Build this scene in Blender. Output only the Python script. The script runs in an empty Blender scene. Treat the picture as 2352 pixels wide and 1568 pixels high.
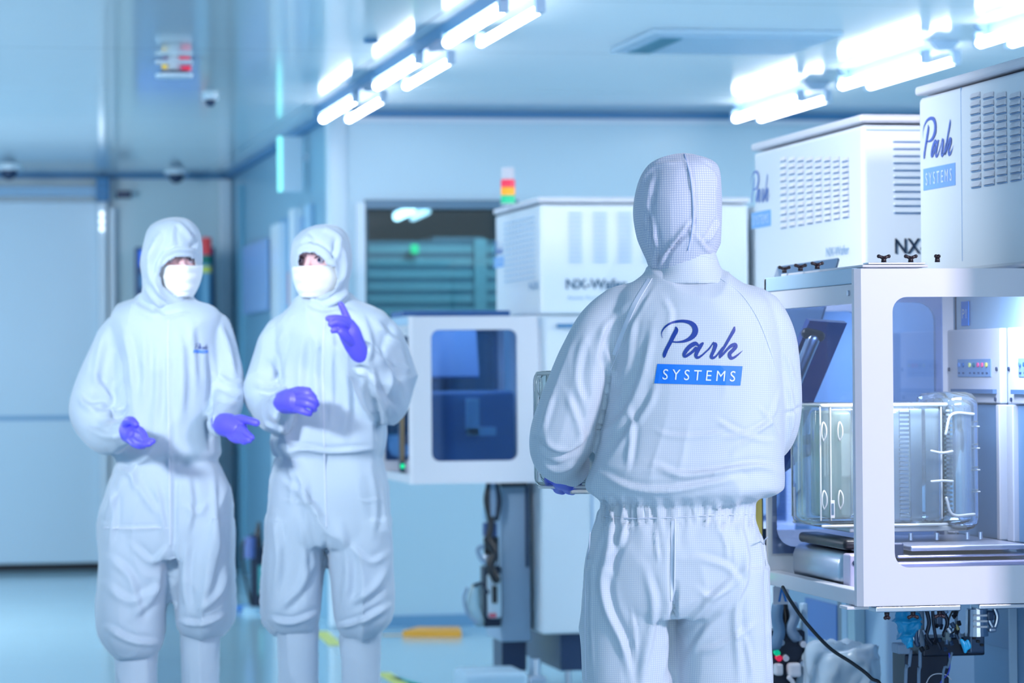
import bpy, bmesh, math, random
import numpy as np
from mathutils import Vector, Matrix
from mathutils.bvhtree import BVHTree
random.seed(4)
C = bpy.context.scene.collection
R = math.radians

# ---------------------------------------------------------------- camera
F = 7400.0                       # focal length in pixels of the 2352 px frame
PITCH, YAW, ROLL, EYE = R(0.51931), R(10.64967), R(0.45), 1.33
cy_, sy_, cp_, sp_ = math.cos(YAW), math.sin(YAW), math.cos(PITCH), math.sin(PITCH)
FWD = np.array([sy_*cp_, cy_*cp_, sp_]); RGT = np.array([cy_, -sy_, 0.0]); UPV = np.cross(RGT, FWD)
EYEP = np.array([0, 0, EYE]); cr, sr = math.cos(ROLL), math.sin(ROLL)
cam_data = bpy.data.cameras.new('camera'); cam = bpy.data.objects.new('camera', cam_data); C.objects.link(cam)
# image axes: the horizon climbs slightly to the right
rr = RGT*cr - UPV*sr; uu = RGT*sr + UPV*cr
cam.matrix_world = Matrix(((rr[0], uu[0], -FWD[0], 0), (rr[1], uu[1], -FWD[1], 0), (rr[2], uu[2], -FWD[2], EYE), (0, 0, 0, 1)))
cam_data.sensor_width = 36; cam_data.lens = 36*F/2352
cam_data.clip_end = 100
cam_data.dof.use_dof = True; cam_data.dof.focus_distance = 6.75; cam_data.dof.aperture_fstop = 5.2
bpy.context.scene.camera = cam

def ray(px, py):
    u, v = px-1176.0, 784.0-py
    U = cr*u + sr*v; V = -sr*u + cr*v
    return FWD + RGT*(U/F) + UPV*(V/F)
def hx(px, py, x): r = ray(px, py); return EYEP + r*(x/r[0])
def hy(px, py, y): r = ray(px, py); return EYEP + r*(y/r[1])
def hz(px, py, z): r = ray(px, py); return EYEP + r*((z-EYE)/r[2])
def hd(px, py, d): return EYEP + ray(px, py)*d
def proj(P):
    q = np.asarray(P) - EYEP; d = q@FWD; U = q@RGT/d*F; V = q@UPV/d*F
    return np.stack([1176 + cr*U - sr*V, 784 - (sr*U + cr*V)], -1)

# ---------------------------------------------------------------- world, lights, exposure
S = bpy.context.scene
S.view_settings.view_transform = 'Standard'; S.view_settings.look = 'None'
S.view_settings.gamma = 1; S.view_settings.use_curve_mapping = False
S.view_settings.exposure = 0.47
S.cycles.use_denoising = True
S.cycles.max_bounces = 8; S.cycles.diffuse_bounces = 4; S.cycles.glossy_bounces = 4
S.cycles.transparent_max_bounces = 24; S.cycles.transmission_bounces = 4
S.cycles.caustics_reflective = False; S.cycles.caustics_refractive = False
S.cycles.sample_clamp_indirect = 4.0
W = bpy.data.worlds.new('world'); S.world = W; W.use_nodes = True
W.node_tree.nodes['Background'].inputs[0].default_value = (0.84, 0.94, 1.0, 1)
W.node_tree.nodes['Background'].inputs[1].default_value = 0.55
def area(name, loc, target, sx, sy, power, col):
    l = bpy.data.lights.new(name, 'AREA'); l.shape = 'RECTANGLE'; l.size = sx; l.size_y = sy
    l.energy = power; l.color = col
    o = bpy.data.objects.new(name, l); C.objects.link(o); o.location = loc
    o.rotation_euler = (Vector(target)-Vector(loc)).to_track_quat('-Z', 'Y').to_euler()
    return o
area('entrance_fill', (1.0, -2.6, 1.35), (1.9, 8, 1.25), 5.0, 2.3, 66, (0.84, 0.98, 1.0))  # unseen area light added behind the camera as soft frontal fill
area('ceiling_luminaire_entrance', (3.7, 3.4, 2.5), (1.8, 6.8, 1.0), 0.45, 0.4, 88, (1.0, 0.85, 0.94))
area('ceiling_luminaire_aisle', (-1.5, 5.2, 2.5), (0.95, 9.2, 1.5), 0.4, 0.4, 7.2, (0.94, 0.98, 1.0)).data.spread = R(36)
area('bay_fill', (-1.7, 12.5, 2.6), (0.6, 12.8, 0), 0.6, 7.0, 220, (0.97, 0.98, 0.98))  # added light out of view, brightens the middle of the room
area('far_fill', (-0.7, 17.6, 2.6), (0.2, 19.0, 0), 0.5, 5.0, 158, (0.92, 0.98, 0.98))  # added light out of view, lifts the far left area
area('machines_fill', (5.6, 11, 2.6), (4.6, 11, 0), 0.5, 9.0, 370, (0.97, 0.99, 0.97))  # unseen area light added for the machines and back wall
area('dim_room_fill', (3.1, 17.0, 2.62), (3.1, 19, 1.3), 0.8, 0.4, 26, (0.90, 0.98, 1.0))  # added unseen light that brightens the room behind the window

area('left_fill', (0.68, 7.3, 2.63), (2.5, 8.5, 1.8), 0.3, 1.0, 20, (0.98, 0.98, 1.0)).data.spread = R(82)  # extra unseen light added for the left faces of the tools
area('enclosure_fill', (2.27, 6.86, 1.532), (2.275, 6.98, .9), 0.35, 0.14, 5.5, (0.95, 0.97, 1.0))  # hidden fill light added to brighten the enclosure interior
area('enclosure_fill_middle', (2.28, 8.78, 1.53), (2.28, 8.78, .9), 0.35, 0.5, 5.0, (0.95, 0.97, 1.0))  # same kind of added fill inside the middle enclosure
area('enclosure_fill_far', (2.2, 12.85, 1.53), (2.2, 12.85, .9), 0.35, 0.5, 1.6, (0.98, 0.98, 1.0))  # added fill inside the far enclosure, no real fitting

# ---------------------------------------------------------------- materials
def lin(c):
    return tuple((x/255/12.92 if x/255 <= .04045 else ((x/255+.055)/1.055)**2.4) for x in c)
MATS = {}
def mat(name, col, rough=.5, metal=0, emit=0, spec=.5, sheen=0):
    if name in MATS: return MATS[name]
    m = bpy.data.materials.new(name); m.use_nodes = True; b = m.node_tree.nodes['Principled BSDF']
    c = lin(col) + (1,)
    b.inputs['Base Color'].default_value = c; b.inputs['Roughness'].default_value = rough
    b.inputs['Metallic'].default_value = metal; b.inputs['Specular IOR Level'].default_value = spec
    if sheen: b.inputs['Sheen Weight'].default_value = sheen
    if emit: b.inputs['Emission Color'].default_value = c; b.inputs['Emission Strength'].default_value = emit
    MATS[name] = m; return m
def noise_variation(m, scale=3, amount=.06, bump=0.0, bscale=40):
    nt = m.node_tree; b = nt.nodes['Principled BSDF']; tc = nt.nodes.new('ShaderNodeTexCoord')
    n = nt.nodes.new('ShaderNodeTexNoise'); n.inputs['Scale'].default_value = scale
    nt.links.new(tc.outputs['Object'], n.inputs['Vector'])
    mx = nt.nodes.new('ShaderNodeMix'); mx.data_type = 'RGBA'
    c = b.inputs['Base Color'].default_value[:]
    mx.inputs['A'].default_value = c; mx.inputs['B'].default_value = tuple(x*(1-amount*3) for x in c[:3]) + (1,)
    nt.links.new(n.outputs['Fac'], mx.inputs['Factor']); nt.links.new(mx.outputs['Result'], b.inputs['Base Color'])
    if bump:
        n2 = nt.nodes.new('ShaderNodeTexNoise'); n2.inputs['Scale'].default_value = bscale
        nt.links.new(tc.outputs['Object'], n2.inputs['Vector'])
        bp = nt.nodes.new('ShaderNodeBump'); bp.inputs['Strength'].default_value = bump; bp.inputs['Distance'].default_value = .01
        nt.links.new(n2.outputs['Fac'], bp.inputs['Height']); nt.links.new(bp.outputs['Normal'], b.inputs['Normal'])
    return m
def glassy(name, tint, alpha_face, gloss_col=(1, 1, 1), diff=0.0, diff_col=(200, 230, 240), ior=1.45, rough=.03):
    """thin clear plastic or pane: tinted transparency + fresnel gloss + a little body colour"""
    m = bpy.data.materials.new(name); m.use_nodes = True; nt = m.node_tree
    for n in list(nt.nodes): nt.nodes.remove(n)
    out = nt.nodes.new('ShaderNodeOutputMaterial'); tr = nt.nodes.new('ShaderNodeBsdfTransparent')
    tr.inputs[0].default_value = lin(tint) + (1,)
    gl = nt.nodes.new('ShaderNodeBsdfGlossy'); gl.inputs[0].default_value = (*gloss_col, 1); gl.inputs['Roughness'].default_value = rough
    df = nt.nodes.new('ShaderNodeBsdfDiffuse'); df.inputs[0].default_value = lin(diff_col) + (1,)
    m1 = nt.nodes.new('ShaderNodeMixShader'); m1.inputs[0].default_value = diff
    nt.links.new(tr.outputs[0], m1.inputs[1]); nt.links.new(df.outputs[0], m1.inputs[2])
    fr = nt.nodes.new('ShaderNodeFresnel'); fr.inputs[0].default_value = ior
    ad = nt.nodes.new('ShaderNodeMath'); ad.operation = 'ADD'; ad.use_clamp = True; ad.inputs[1].default_value = alpha_face
    nt.links.new(fr.outputs[0], ad.inputs[0])
    m2 = nt.nodes.new('ShaderNodeMixShader')
    nt.links.new(ad.outputs[0], m2.inputs[0]); nt.links.new(m1.outputs[0], m2.inputs[1]); nt.links.new(gl.outputs[0], m2.inputs[2])
    nt.links.new(m2.outputs[0], out.inputs[0]); MATS[name] = m; return m

white = mat('white_powder_coat', (216, 218, 230), .35)
white_b = noise_variation(mat('white_machine_panel', (226, 236, 248), .28), 2, .02)
pale = mat('pale_blue_panel', (176, 208, 236), .35)
grey = mat('grey_cabinet', (150, 176, 204), .45)
steel = mat('brushed_steel', (190, 200, 215), .28, 1)
alu = mat('anodised_aluminium', (205, 206, 222), .3, .7)
dark = mat('black_plastic', (22, 24, 34), .35)
darkb = mat('dark_blue_plastic', (34, 56, 92), .35)
knobm = mat('black_knob_plastic', (40, 26, 36), .3)
navy = mat('logo_navy_print', (8, 56, 150), .5)
cyan = mat('logo_blue_print', (0, 122, 238), .5)
lite = mat('logo_white_print', (225, 240, 255), .5)
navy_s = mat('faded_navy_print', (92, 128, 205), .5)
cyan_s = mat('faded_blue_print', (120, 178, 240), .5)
blackp = mat('black_print', (20, 40, 66), .5)
softp = mat('soft_blue_print', (110, 160, 205), .5)
tube_m = mat('lit_fluorescent_tube', (250, 250, 252), .4, emit=8)
walls = noise_variation(mat('wall_panel_paint', (190, 222, 241), .3), .6, .02)
wallf = noise_variation(mat('far_wall_paint', (205, 230, 243), .35), .5, .02)
doorm = mat('door_paint', (200, 224, 243), .3)
trimd = mat('dark_blue_trim', (64, 128, 178), .4)
trimw = mat('white_trim', (215, 232, 248), .3)
rubber = mat('black_rubber', (18, 24, 34), .6)
cable_m = mat('black_cable', (14, 30, 44), .45)
red = mat('red_lens_and_reflection', (225, 40, 80), .3, emit=.35)
orange = mat('amber_lens', (250, 165, 30), .3, emit=.35)
green = mat('green_lens', (0, 190, 140), .3, emit=.35)
yellow = mat('yellow_tape', (215, 225, 120), .5)
led_g = mat('green_led', (0, 200, 130), .3, emit=1.2)

def ceiling_floor(name, col, rough, seam, seam_dir, period, smear):
    m = mat(name, col, rough); nt = m.node_tree; b = nt.nodes['Principled BSDF']
    tc = nt.nodes.new('ShaderNodeTexCoord'); sep = nt.nodes.new('ShaderNodeSeparateXYZ')
    nt.links.new(tc.outputs['Object'], sep.inputs[0])
    def line(sock, per, w):
        a = nt.nodes.new('ShaderNodeMath'); a.operation = 'DIVIDE'; a.inputs[1].default_value = per; nt.links.new(sock, a.inputs[0])
        f = nt.nodes.new('ShaderNodeMath'); f.operation = 'FRACT'; nt.links.new(a.outputs[0], f.inputs[0])
        l = nt.nodes.new('ShaderNodeMath'); l.operation = 'LESS_THAN'; l.inputs[1].default_value = w; nt.links.new(f.outputs[0], l.inputs[0]); return l.outputs[0]
    s1 = line(sep.outputs[0], period[0], seam/period[0]); s2 = line(sep.outputs[1], period[1], seam/period[1])
    mxv = nt.nodes.new('ShaderNodeMath'); mxv.operation = 'MAXIMUM'; nt.links.new(s1, mxv.inputs[0]); nt.links.new(s2, mxv.inputs[1])
    mx = nt.nodes.new('ShaderNodeMix'); mx.data_type = 'RGBA'; c = b.inputs['Base Color'].default_value[:]
    mx.inputs['A'].default_value = c; mx.inputs['B'].default_value = tuple(v*.55 for v in c[:3]) + (1,)
    nt.links.new(mxv.outputs[0], mx.inputs['Factor']); nt.links.new(mx.outputs['Result'], b.inputs['Base Color'])
    n = nt.nodes.new('ShaderNodeTexNoise'); n.inputs['Scale'].default_value = 3; nt.links.new(tc.outputs['Object'], n.inputs['Vector'])
    bp = nt.nodes.new('ShaderNodeBump'); bp.inputs['Strength'].default_value = smear; bp.inputs['Distance'].default_value = .01
    nt.links.new(n.outputs['Fac'], bp.inputs['Height']); nt.links.new(bp.outputs['Normal'], b.inputs['Normal'])
    return m
ceil_m = ceiling_floor('glossy_ceiling_panels', (228, 242, 249), .10, .012, 0, (2.4, 1.91), .03)
floor_m = ceiling_floor('glossy_vinyl_floor', (176, 212, 228), .12, .006, 0, (1.8, 1.8), .05)

def cloth_mat(name, col, grid, dark_amt=.22):
    """woven polyester with a fine conductive grid, laid out in the wearer's own frame"""
    m = bpy.data.materials.new(name); m.use_nodes = True; nt = m.node_tree; b = nt.nodes['Principled BSDF']
    b.inputs['Roughness'].default_value = .62; b.inputs['Specular IOR Level'].default_value = .35; b.inputs['Sheen Weight'].default_value = .25
    c = lin(col)
    uv = nt.nodes.new('ShaderNodeUVMap'); sep = nt.nodes.new('ShaderNodeSeparateXYZ'); 
    nz = nt.nodes.new('ShaderNodeTexNoise'); nz.inputs['Scale'].default_value = 9
    nt.links.new(uv.outputs[0], nz.inputs['Vector'])
    va = nt.nodes.new('ShaderNodeVectorMath'); va.operation = 'SCALE'; va.inputs['Scale'].default_value = .012
    nt.links.new(nz.outputs['Color'], va.inputs[0])
    vb = nt.nodes.new('ShaderNodeVectorMath'); vb.operation = 'ADD'
    nt.links.new(uv.outputs[0], vb.inputs[0]); nt.links.new(va.outputs[0], vb.inputs[1]); nt.links.new(vb.outputs[0], sep.inputs[0])
    outs = []
    for k in (0, 1):
        a = nt.nodes.new('ShaderNodeMath'); a.operation = 'DIVIDE'; a.inputs[1].default_value = grid; nt.links.new(sep.outputs[k], a.inputs[0])
        f = nt.nodes.new('ShaderNodeMath'); f.operation = 'FRACT'; nt.links.new(a.outputs[0], f.inputs[0])
        l = nt.nodes.new('ShaderNodeMath'); l.operation = 'LESS_THAN'; l.inputs[1].default_value = .2; nt.links.new(f.outputs[0], l.inputs[0]); outs.append(l.outputs[0])
    mxv = nt.nodes.new('ShaderNodeMath'); mxv.operation = 'MAXIMUM'; nt.links.new(outs[0], mxv.inputs[0]); nt.links.new(outs[1], mxv.inputs[1])
    mx = nt.nodes.new('ShaderNodeMix'); mx.data_type = 'RGBA'; mx.inputs['A'].default_value = c + (1,)
    mx.inputs['B'].default_value = (c[0]*(1-dark_amt*1.3), c[1]*(1-dark_amt), c[2]*(1-dark_amt*.5), 1)
    nt.links.new(mxv.outputs[0], mx.inputs['Factor']); nt.links.new(mx.outputs['Result'], b.inputs['Base Color'])
    MATS[name] = m; return m
suit = cloth_mat('cleanroom_cloth', (203, 215, 227), .0042, .2)
suit_hood = cloth_mat('cleanroom_hood_cloth', (206, 212, 228), .0047, .36)
suit_far = cloth_mat('cleanroom_cloth_white', (182, 201, 221), .005, .08)
seam_m = mat('seam_thread', (206, 218, 238), .6)
glove_m = mat('violet_nitrile', (98, 92, 245), .42)
glove_d = mat('blue_nitrile', (30, 60, 215), .4)
mask_m = mat('mask_fabric', (240, 248, 255), .7)
skin_m = mat('skin', (244, 205, 214), .55)

# ---------------------------------------------------------------- object helpers
def T(o, label=None, cat=None, group=None, kind=None):
    if label: o['label'] = label
    if cat: o['category'] = cat
    if group: o['group'] = group
    if kind: o['kind'] = kind
    return o
def empty(name, loc, label, cat, group=None):
    o = bpy.data.objects.new(name, None); C.objects.link(o); o.location = Vector([float(v) for v in loc]); o.empty_display_size = .1
    return T(o, label, cat, group)
class MB:
    def __init__(s): s.v = []; s.f = []
    def add(s, V, Fc):
        n = len(s.v); s.v += [tuple(float(c) for c in p) for p in V]; s.f += [tuple(int(i)+n for i in f) for f in Fc]; return s
    def box(s, a, b, r=0):
        a, b = np.minimum(a, b), np.maximum(a, b)
        if r <= 0:
            V = [(x, y, z) for x in (a[0], b[0]) for y in (a[1], b[1]) for z in (a[2], b[2])]
            return s.add(V, [(0, 1, 3, 2), (4, 6, 7, 5), (0, 4, 5, 1), (2, 3, 7, 6), (0, 2, 6, 4), (1, 5, 7, 3)])
        bm = bmesh.new(); bmesh.ops.create_cube(bm, size=1)
        for v in bm.verts:
            v.co = Vector(((a[k]+b[k])/2 + v.co[k]*(b[k]-a[k]) for k in range(3)))
        bmesh.ops.bevel(bm, geom=bm.edges[:], offset=min(r, min(b-a)*.45), segments=3, profile=.5, affect='EDGES')
        bm.verts.ensure_lookup_table(); V = [v.co[:] for v in bm.verts]; Fc = [[v.index for v in f.verts] for f in bm.faces]
        bm.free(); return s.add(V, Fc)
    def obox(s, c, ax, half):
        """box by centre, three axis vectors and half sizes"""
        c = np.array(c, float); V = []
        for i in (-1, 1):
            for j in (-1, 1):
                for k in (-1, 1): V.append(c + np.array(ax[0])*half[0]*i + np.array(ax[1])*half[1]*j + np.array(ax[2])*half[2]*k)
        return s.add(V, [(0, 1, 3, 2), (4, 6, 7, 5), (0, 4, 5, 1), (2, 3, 7, 6), (0, 2, 6, 4), (1, 5, 7, 3)])
    def cyl(s, p, q, r, n=16, r2=None):
        p, q = np.array(p, float), np.array(q, float); r2 = r if r2 is None else r2
        d = q-p; d /= np.linalg.norm(d); a = np.cross(d, [0, 0, 1] if abs(d[2]) < .9 else [1, 0, 0]); a /= np.linalg.norm(a); b = np.cross(d, a)
        V = []
        for (c, rad) in ((p, r), (q, r2)):
            for i in range(n): t = 2*math.pi*i/n; V.append(c + a*rad*math.cos(t) + b*rad*math.sin(t))
        Fc = [(i, (i+1) % n, n+(i+1) % n, n+i) for i in range(n)] + [tuple(range(n-1, -1, -1)), tuple(range(n, 2*n))]
        return s.add(V, Fc)
    def tube(s, pts, r, n=10, smooth=6):
        P = catmull(pts, smooth); rad = r if hasattr(r, '__len__') else [r]*len(pts)
        Rr = np.interp(np.linspace(0, len(pts)-1, len(P)), range(len(pts)), rad)
        V, Fc = tube_geo(P, Rr, n); return s.add(V, Fc)
    def ring(s, c, r0, r1, ax=(0, 0, 1), n=24):
        return s
    def build(s, name, m, parent=None, smooth=False, bevel=0):
        me = bpy.data.meshes.new(name)
        base = Vector((0, 0, 0)); 
        if parent is not None: base = world_loc(parent)
        elif s.v:
            A = np.array(s.v); base = Vector(((A[:, 0].min()+A[:, 0].max())/2, (A[:, 1].min()+A[:, 1].max())/2, A[:, 2].min()))
            base = Vector([float(x) for x in base])
        me.from_pydata([(Vector(p)-base) for p in s.v], [], s.f); me.update()
        bm = bmesh.new(); bm.from_mesh(me); bmesh.ops.recalc_face_normals(bm, faces=bm.faces[:]); bm.to_mesh(me); bm.free()
        for mm in (m if isinstance(m, (list, tuple)) else [m]): me.materials.append(mm)
        o = bpy.data.objects.new(name, me); C.objects.link(o)
        if parent is not None: o.parent = parent
        else: o.location = base
        if smooth:
            for p in me.polygons: p.use_smooth = True
        if bevel:
            b = o.modifiers.new('bevel', 'BEVEL'); b.width = bevel; b.segments = 2; b.limit_method = 'ANGLE'
        return o
def world_loc(o):
    l = Vector((0, 0, 0))
    while o is not None: l = l + Vector(o.location); o = o.parent
    return l
def catmull(pts, k=6):
    P = np.array(pts, float)
    if len(P) < 3: return np.array([P[0]*(1-t)+P[-1]*t for t in np.linspace(0, 1, k+1)])
    Q = np.vstack([2*P[0]-P[1], P, 2*P[-1]-P[-2]]); out = []
    for i in range(1, len(Q)-2):
        for t in np.linspace(0, 1, k, endpoint=False):
            a, b, c, d = Q[i-1], Q[i], Q[i+1], Q[i+2]
            out.append(.5*((2*b)+(-a+c)*t+(2*a-5*b+4*c-d)*t*t+(-a+3*b-3*c+d)*t**3))
    out.append(P[-1]); return np.array(out)
def tube_geo(P, rad, n=12, caps=True, flat=None):
    P = np.array(P, float); m = len(P); T_ = np.gradient(P, axis=0); T_ /= np.linalg.norm(T_, axis=1)[:, None]+1e-12
    ref = np.array([0.0, 0, 1]) if abs(T_[0][2]) < .85 else np.array([0.0, 1, 0]); a = np.cross(T_[0], ref); a /= np.linalg.norm(a)
    rows = [(P[i], T_[i], rad[i]) for i in range(m)]
    if caps:
        for sgn, i in ((-1, 0), (1, m-1)):
            for q in (.5, .8, .96):
                item = (P[i]+sgn*T_[i]*rad[i]*q, T_[i], rad[i]*math.sqrt(1-q*q))
                if sgn < 0: rows.insert(0, item)
                else: rows.append(item)
    V = []; 
    for (c, t, r) in rows:
        a = a - t*np.dot(a, t); a /= np.linalg.norm(a); b = np.cross(t, a)
        for j in range(n):
            th = 2*math.pi*j/n; off = a*math.cos(th)+b*math.sin(th)
            if flat is not None: off = off - flat[0]*np.dot(off, flat[0])*(1-flat[1])
            V.append(c+off*r)
    k = len(rows); Fc = []
    for i in range(k-1):
        for j in range(n): Fc.append((i*n+j, i*n+(j+1) % n, (i+1)*n+(j+1) % n, (i+1)*n+j))
    Fc += [tuple(range(n-1, -1, -1)), tuple(range((k-1)*n, k*n))]
    return V, Fc
def rounded_loop(u0, u1, v0, v1, r, n=6):
    out = []
    for (cx, cy, a0) in ((u1-r, v1-r, 0), (u0+r, v1-r, 90), (u0+r, v0+r, 180), (u1-r, v0+r, 270)):
        for k in range(n+1): a = R(a0+90*k/n); out.append((cx+r*math.cos(a), cy+r*math.sin(a)))
    return out
def window_panel(mb, to3, outer, inner, r, thick):
    """flat panel with a round-cornered opening; to3(u, v, w) maps to space"""
    n = 6; inn = rounded_loop(*inner, r, n); N = len(inn); out = []
    u0, u1, v0, v1 = outer; cors = [(u1, v1), (u0, v1), (u0, v0), (u1, v0)]
    for i, (u, v) in enumerate(inn):
        q, k = divmod(i, n+1); cu, cv = cors[q]
        if k == n//2: out.append((cu, cv))
        elif (q in (0, 2)) == (k < n//2): out.append((cu, v))
        else: out.append((u, cv))
    V = []
    for w in (0, thick):
        V += [to3(u, v, w) for u, v in out] + [to3(u, v, w) for u, v in inn]
    Fc = []
    for i in range(N):
        j = (i+1) % N
        Fc += [(i, j, N+j, N+i), (2*N+i, 3*N+i, 3*N+j, 2*N+j), (i, 2*N+i, 2*N+j, j), (N+i, N+j, 3*N+j, 3*N+i)]
    return mb.add(V, Fc)
def text_geo(s, bold=0):
    cu = bpy.data.curves.new('lettering_source', 'FONT'); cu.body = s; cu.size = 1; cu.offset = bold; cu.resolution_u = 4
    o = bpy.data.objects.new('lettering_source', cu); C.objects.link(o)
    dg = bpy.context.evaluated_depsgraph_get(); me = o.evaluated_get(dg).to_mesh()
    V = np.array([v.co[:] for v in me.vertices]); me.calc_loop_triangles(); Fc = [tuple(p.vertices) for p in me.loop_triangles]
    bpy.data.objects.remove(o); bpy.data.curves.remove(cu)
    V = V[:, :2]; V -= V.min(0); return V, Fc
TXT = {}
def lettering(mb, s, fn, bold=0, fit=(1, 1)):
    """text stretched to a unit box and mapped by fn(u, v)"""
    if (s, bold) not in TXT: TXT[(s, bold)] = text_geo(s, bold)
    V, Fc = TXT[(s, bold)]; m = V.max(0)
    return mb.add([fn(p[0]/m[0]*fit[0], p[1]/m[1]*fit[1]) for p in V], Fc)
STROKES = [
 [(275,490,3),(260,400,8),(285,320,14),(360,240,18),(470,180,22),(600,152,26),(720,152,30),(830,180,40),(905,240,50),(935,320,55),(920,400,55),(870,465,48),(790,520,36),(690,555,25),(580,568,16),(480,563,14)],
 [(545,272,16),(553,335,40),(500,440,42),(430,580,38),(360,710,37),(322,800,37),(312,850,30),(312,880,8)],
 [(990,630,22),(940,600,40),(880,620,44),(800,680,42),(730,770,38),(708,830,30),(735,858,26),(800,820,28),(880,760,28),(950,690,34)],
 [(1085,590,22),(1050,630,36),(1000,710,38),(955,800,36),(950,855,32),(990,878,26),(1060,840,18),(1150,760,15),(1220,690,15),(1300,570,10)],
 [(1290,600,24),(1335,620,40),(1310,720,36),(1270,810,32),(1255,865,32),(1290,885,28),(1350,850,18),(1420,760,15),(1480,680,15)],
 [(1718,268,14),(1702,340,32),(1640,450,30),(1560,590,28),(1490,710,26),(1440,800,25),(1428,860,22),(1420,890,8)],
 [(1430,875,18),(1500,800,22),(1580,710,24),(1660,640,34),(1728,622,40),(1738,670,38),(1680,740,36),(1630,790,36),(1620,840,36),(1650,888,34),(1710,878,24),(1790,820,16),(1880,742,3)]]
def script_geo(fn):
    """the brush-script word as ribbons; fn maps zoom coordinates (x right, y down) to space"""
    mb = MB()
    for st in STROKES:
        A = catmull(st, 5); P = A[:, :2]; w = np.maximum(A[:, 2], 1.5); t = np.gradient(P, axis=0); t /= np.linalg.norm(t, axis=1)[:, None]
        nrm = np.stack([-t[:, 1], t[:, 0]], 1); V = []
        for i in range(len(P)):
            for k in (-1, -.33, .33, 1): V.append(fn(*(P[i]+nrm[i]*w[i]*k)))
        Fc = [(4*i+k, 4*i+k+1, 4*i+k+5, 4*i+k+4) for i in range(len(P)-1) for k in range(3)]
        mb.add(V, Fc)
        for (i, s) in ((0, -1), (len(P)-1, 1)):       # rounded ends
            fan = [P[i]+nrm[i]*w[i]*math.cos(a)+t[i]*s*w[i]*.8*math.sin(a) for a in np.linspace(0, math.pi, 8)]
            mb.add([fn(*p) for p in fan], [tuple(range(8))])
    return mb
def logo_flat(parent, o, ex, ez, w, h_script, h_plate, gap, mscript, mplate, off):
    """company sign on a flat panel: lower left corner o, axes ex, ez"""
    o, ex, ez, off = map(np.array, (o, ex, ez, off)); 
    sg = script_geo(lambda x, y: o + off + ex*((x-250)/1640*w*.97) + ez*(h_plate+gap+(930-y)/810*h_script))
    sg.build('script_lettering', mscript, parent)
    pl = MB().box([0, 0, 0], [1, 1, 1]); pl.v = [tuple(o+off*.6*q[1] + ex*q[0]*w + ez*q[2]*h_plate) for q in pl.v]
    p = pl.build('name_plate', mplate, parent)
    lm = MB(); lettering(lm, 'S Y S T E M S', lambda u, v: o+off*1.2+ex*(w*(.09+.82*u))+ez*(h_plate*(.22+.56*v)))
    lm.build('plate_lettering', lite, parent)

# ================================================================ the room
CE = 2.69
def struct(name, mb, m, **k): return T(mb.build(name, m, **k), kind='structure')
XL, XR, YF, YB, XS = -2.6, 6.6, 22.1, 16.62, 2.2
struct('floor', MB().box((XL-.2, -3, -.1), (XR+.2, YF+.3, 0)), floor_m)
struct('ceiling', MB().box((XL-.2, -3, CE), (XR+.2, YF+.3, CE+.1)), ceil_m)
struct('wall_left', MB().box((XL-.2, -3, 0), (XL, YF+.2, CE)), walls)
struct('wall_right', MB().box((XR, -3, 0), (XR+.2, YB+.2, CE)), walls)
# back wall with the opening of the interior window
wx0, wx1, wz0, wz1 = 2.352, 3.16, 1.0, 2.19
bw = MB()
for a, b in (((XS, 0), (wx0, CE)), ((wx1, 0), (XR, CE)), ((wx0, 0), (wx1, wz0)), ((wx0, wz1), (wx1, CE))):
    bw.box((a[0], YB, a[1]), (b[0], YB+.12, b[1]))
struct('wall_back', bw, walls)
struct('wall_far', MB().box((XL, YF, 0), (XS+.1, YF+.15, CE)), wallf)
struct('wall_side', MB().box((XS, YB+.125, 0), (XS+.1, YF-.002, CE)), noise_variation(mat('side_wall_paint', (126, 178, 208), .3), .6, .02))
struct('trim_1', MB().box((XS+.06, YB-.05, CE-.035), (XR, YB, CE-.002)), trimd)
struct('trim_2', MB().box((XL, YF-.05, CE-.03), (XS-.02, YF-.002, CE-.002)), trimd)
struct('trim_3', MB().box((XS-.05, YB+.1, CE-.03), (XS-.002, YF-.06, CE-.002)), trimd)
struct('trim_4', MB().box((XS-.045, YB-.03, 0), (XS+.06, YB+.1, CE-.001), .02), trimw, smooth=True)      # white corner post
px = hx(508, 500, XS-.06)
struct('trim_5', MB().box((XS-.09, YF-.12, 0), (XS-.005, YF-.01, CE-.035), .015), trimw)
struct('baseboard_back', MB().box((XS+.06, YB-.012, 0), (XR, YB, .06)), mat('blue_grey_skirting', (110, 160, 200), .4))
struct('baseboard_far', MB().box((1.36, YF-.012, 0), (XS-.1, YF, .06)), mat('blue_grey_skirting', (0, 0, 0)))
struct('trim_6', MB().box((XS+.062, YB-.02, CE-.062), (XR, YB, CE-.036)), trimw)

# interior window in the back wall
win = empty('window_1', ((wx0+wx1)/2, YB+.05, wz0), None, None); win['kind'] = 'structure'
fr = MB()
for a, b in (((wx0-.052, wz0-.04), (wx0-.004, wz1+.02)), ((wx1, wz0-.04), (wx1+.04, wz1+.02))): fr.box((a[0], YB-.03, a[1]), (b[0], YB-.001, b[1]))
fr.build('window_frame', trimw, win)
MB().box((wx0-.004, YB-.025, wz1-.012), (wx1, YB-.001, wz1+.035)).build('window_head', mat('dark_window_head', (70, 120, 150), .3), win)
MB().box((wx0, YB+.03, wz0), (wx0+.018, YB+.1, wz1)).build('window_gasket', mat('teal_gasket', (60, 110, 135), .4), win)
pane_teal = glassy('teal_window_pane', (186, 214, 220), .03)
MB().box((wx0, YB+.055, wz0), (wx1, YB+.063, wz1)).build('pane', pane_teal, win)
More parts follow.
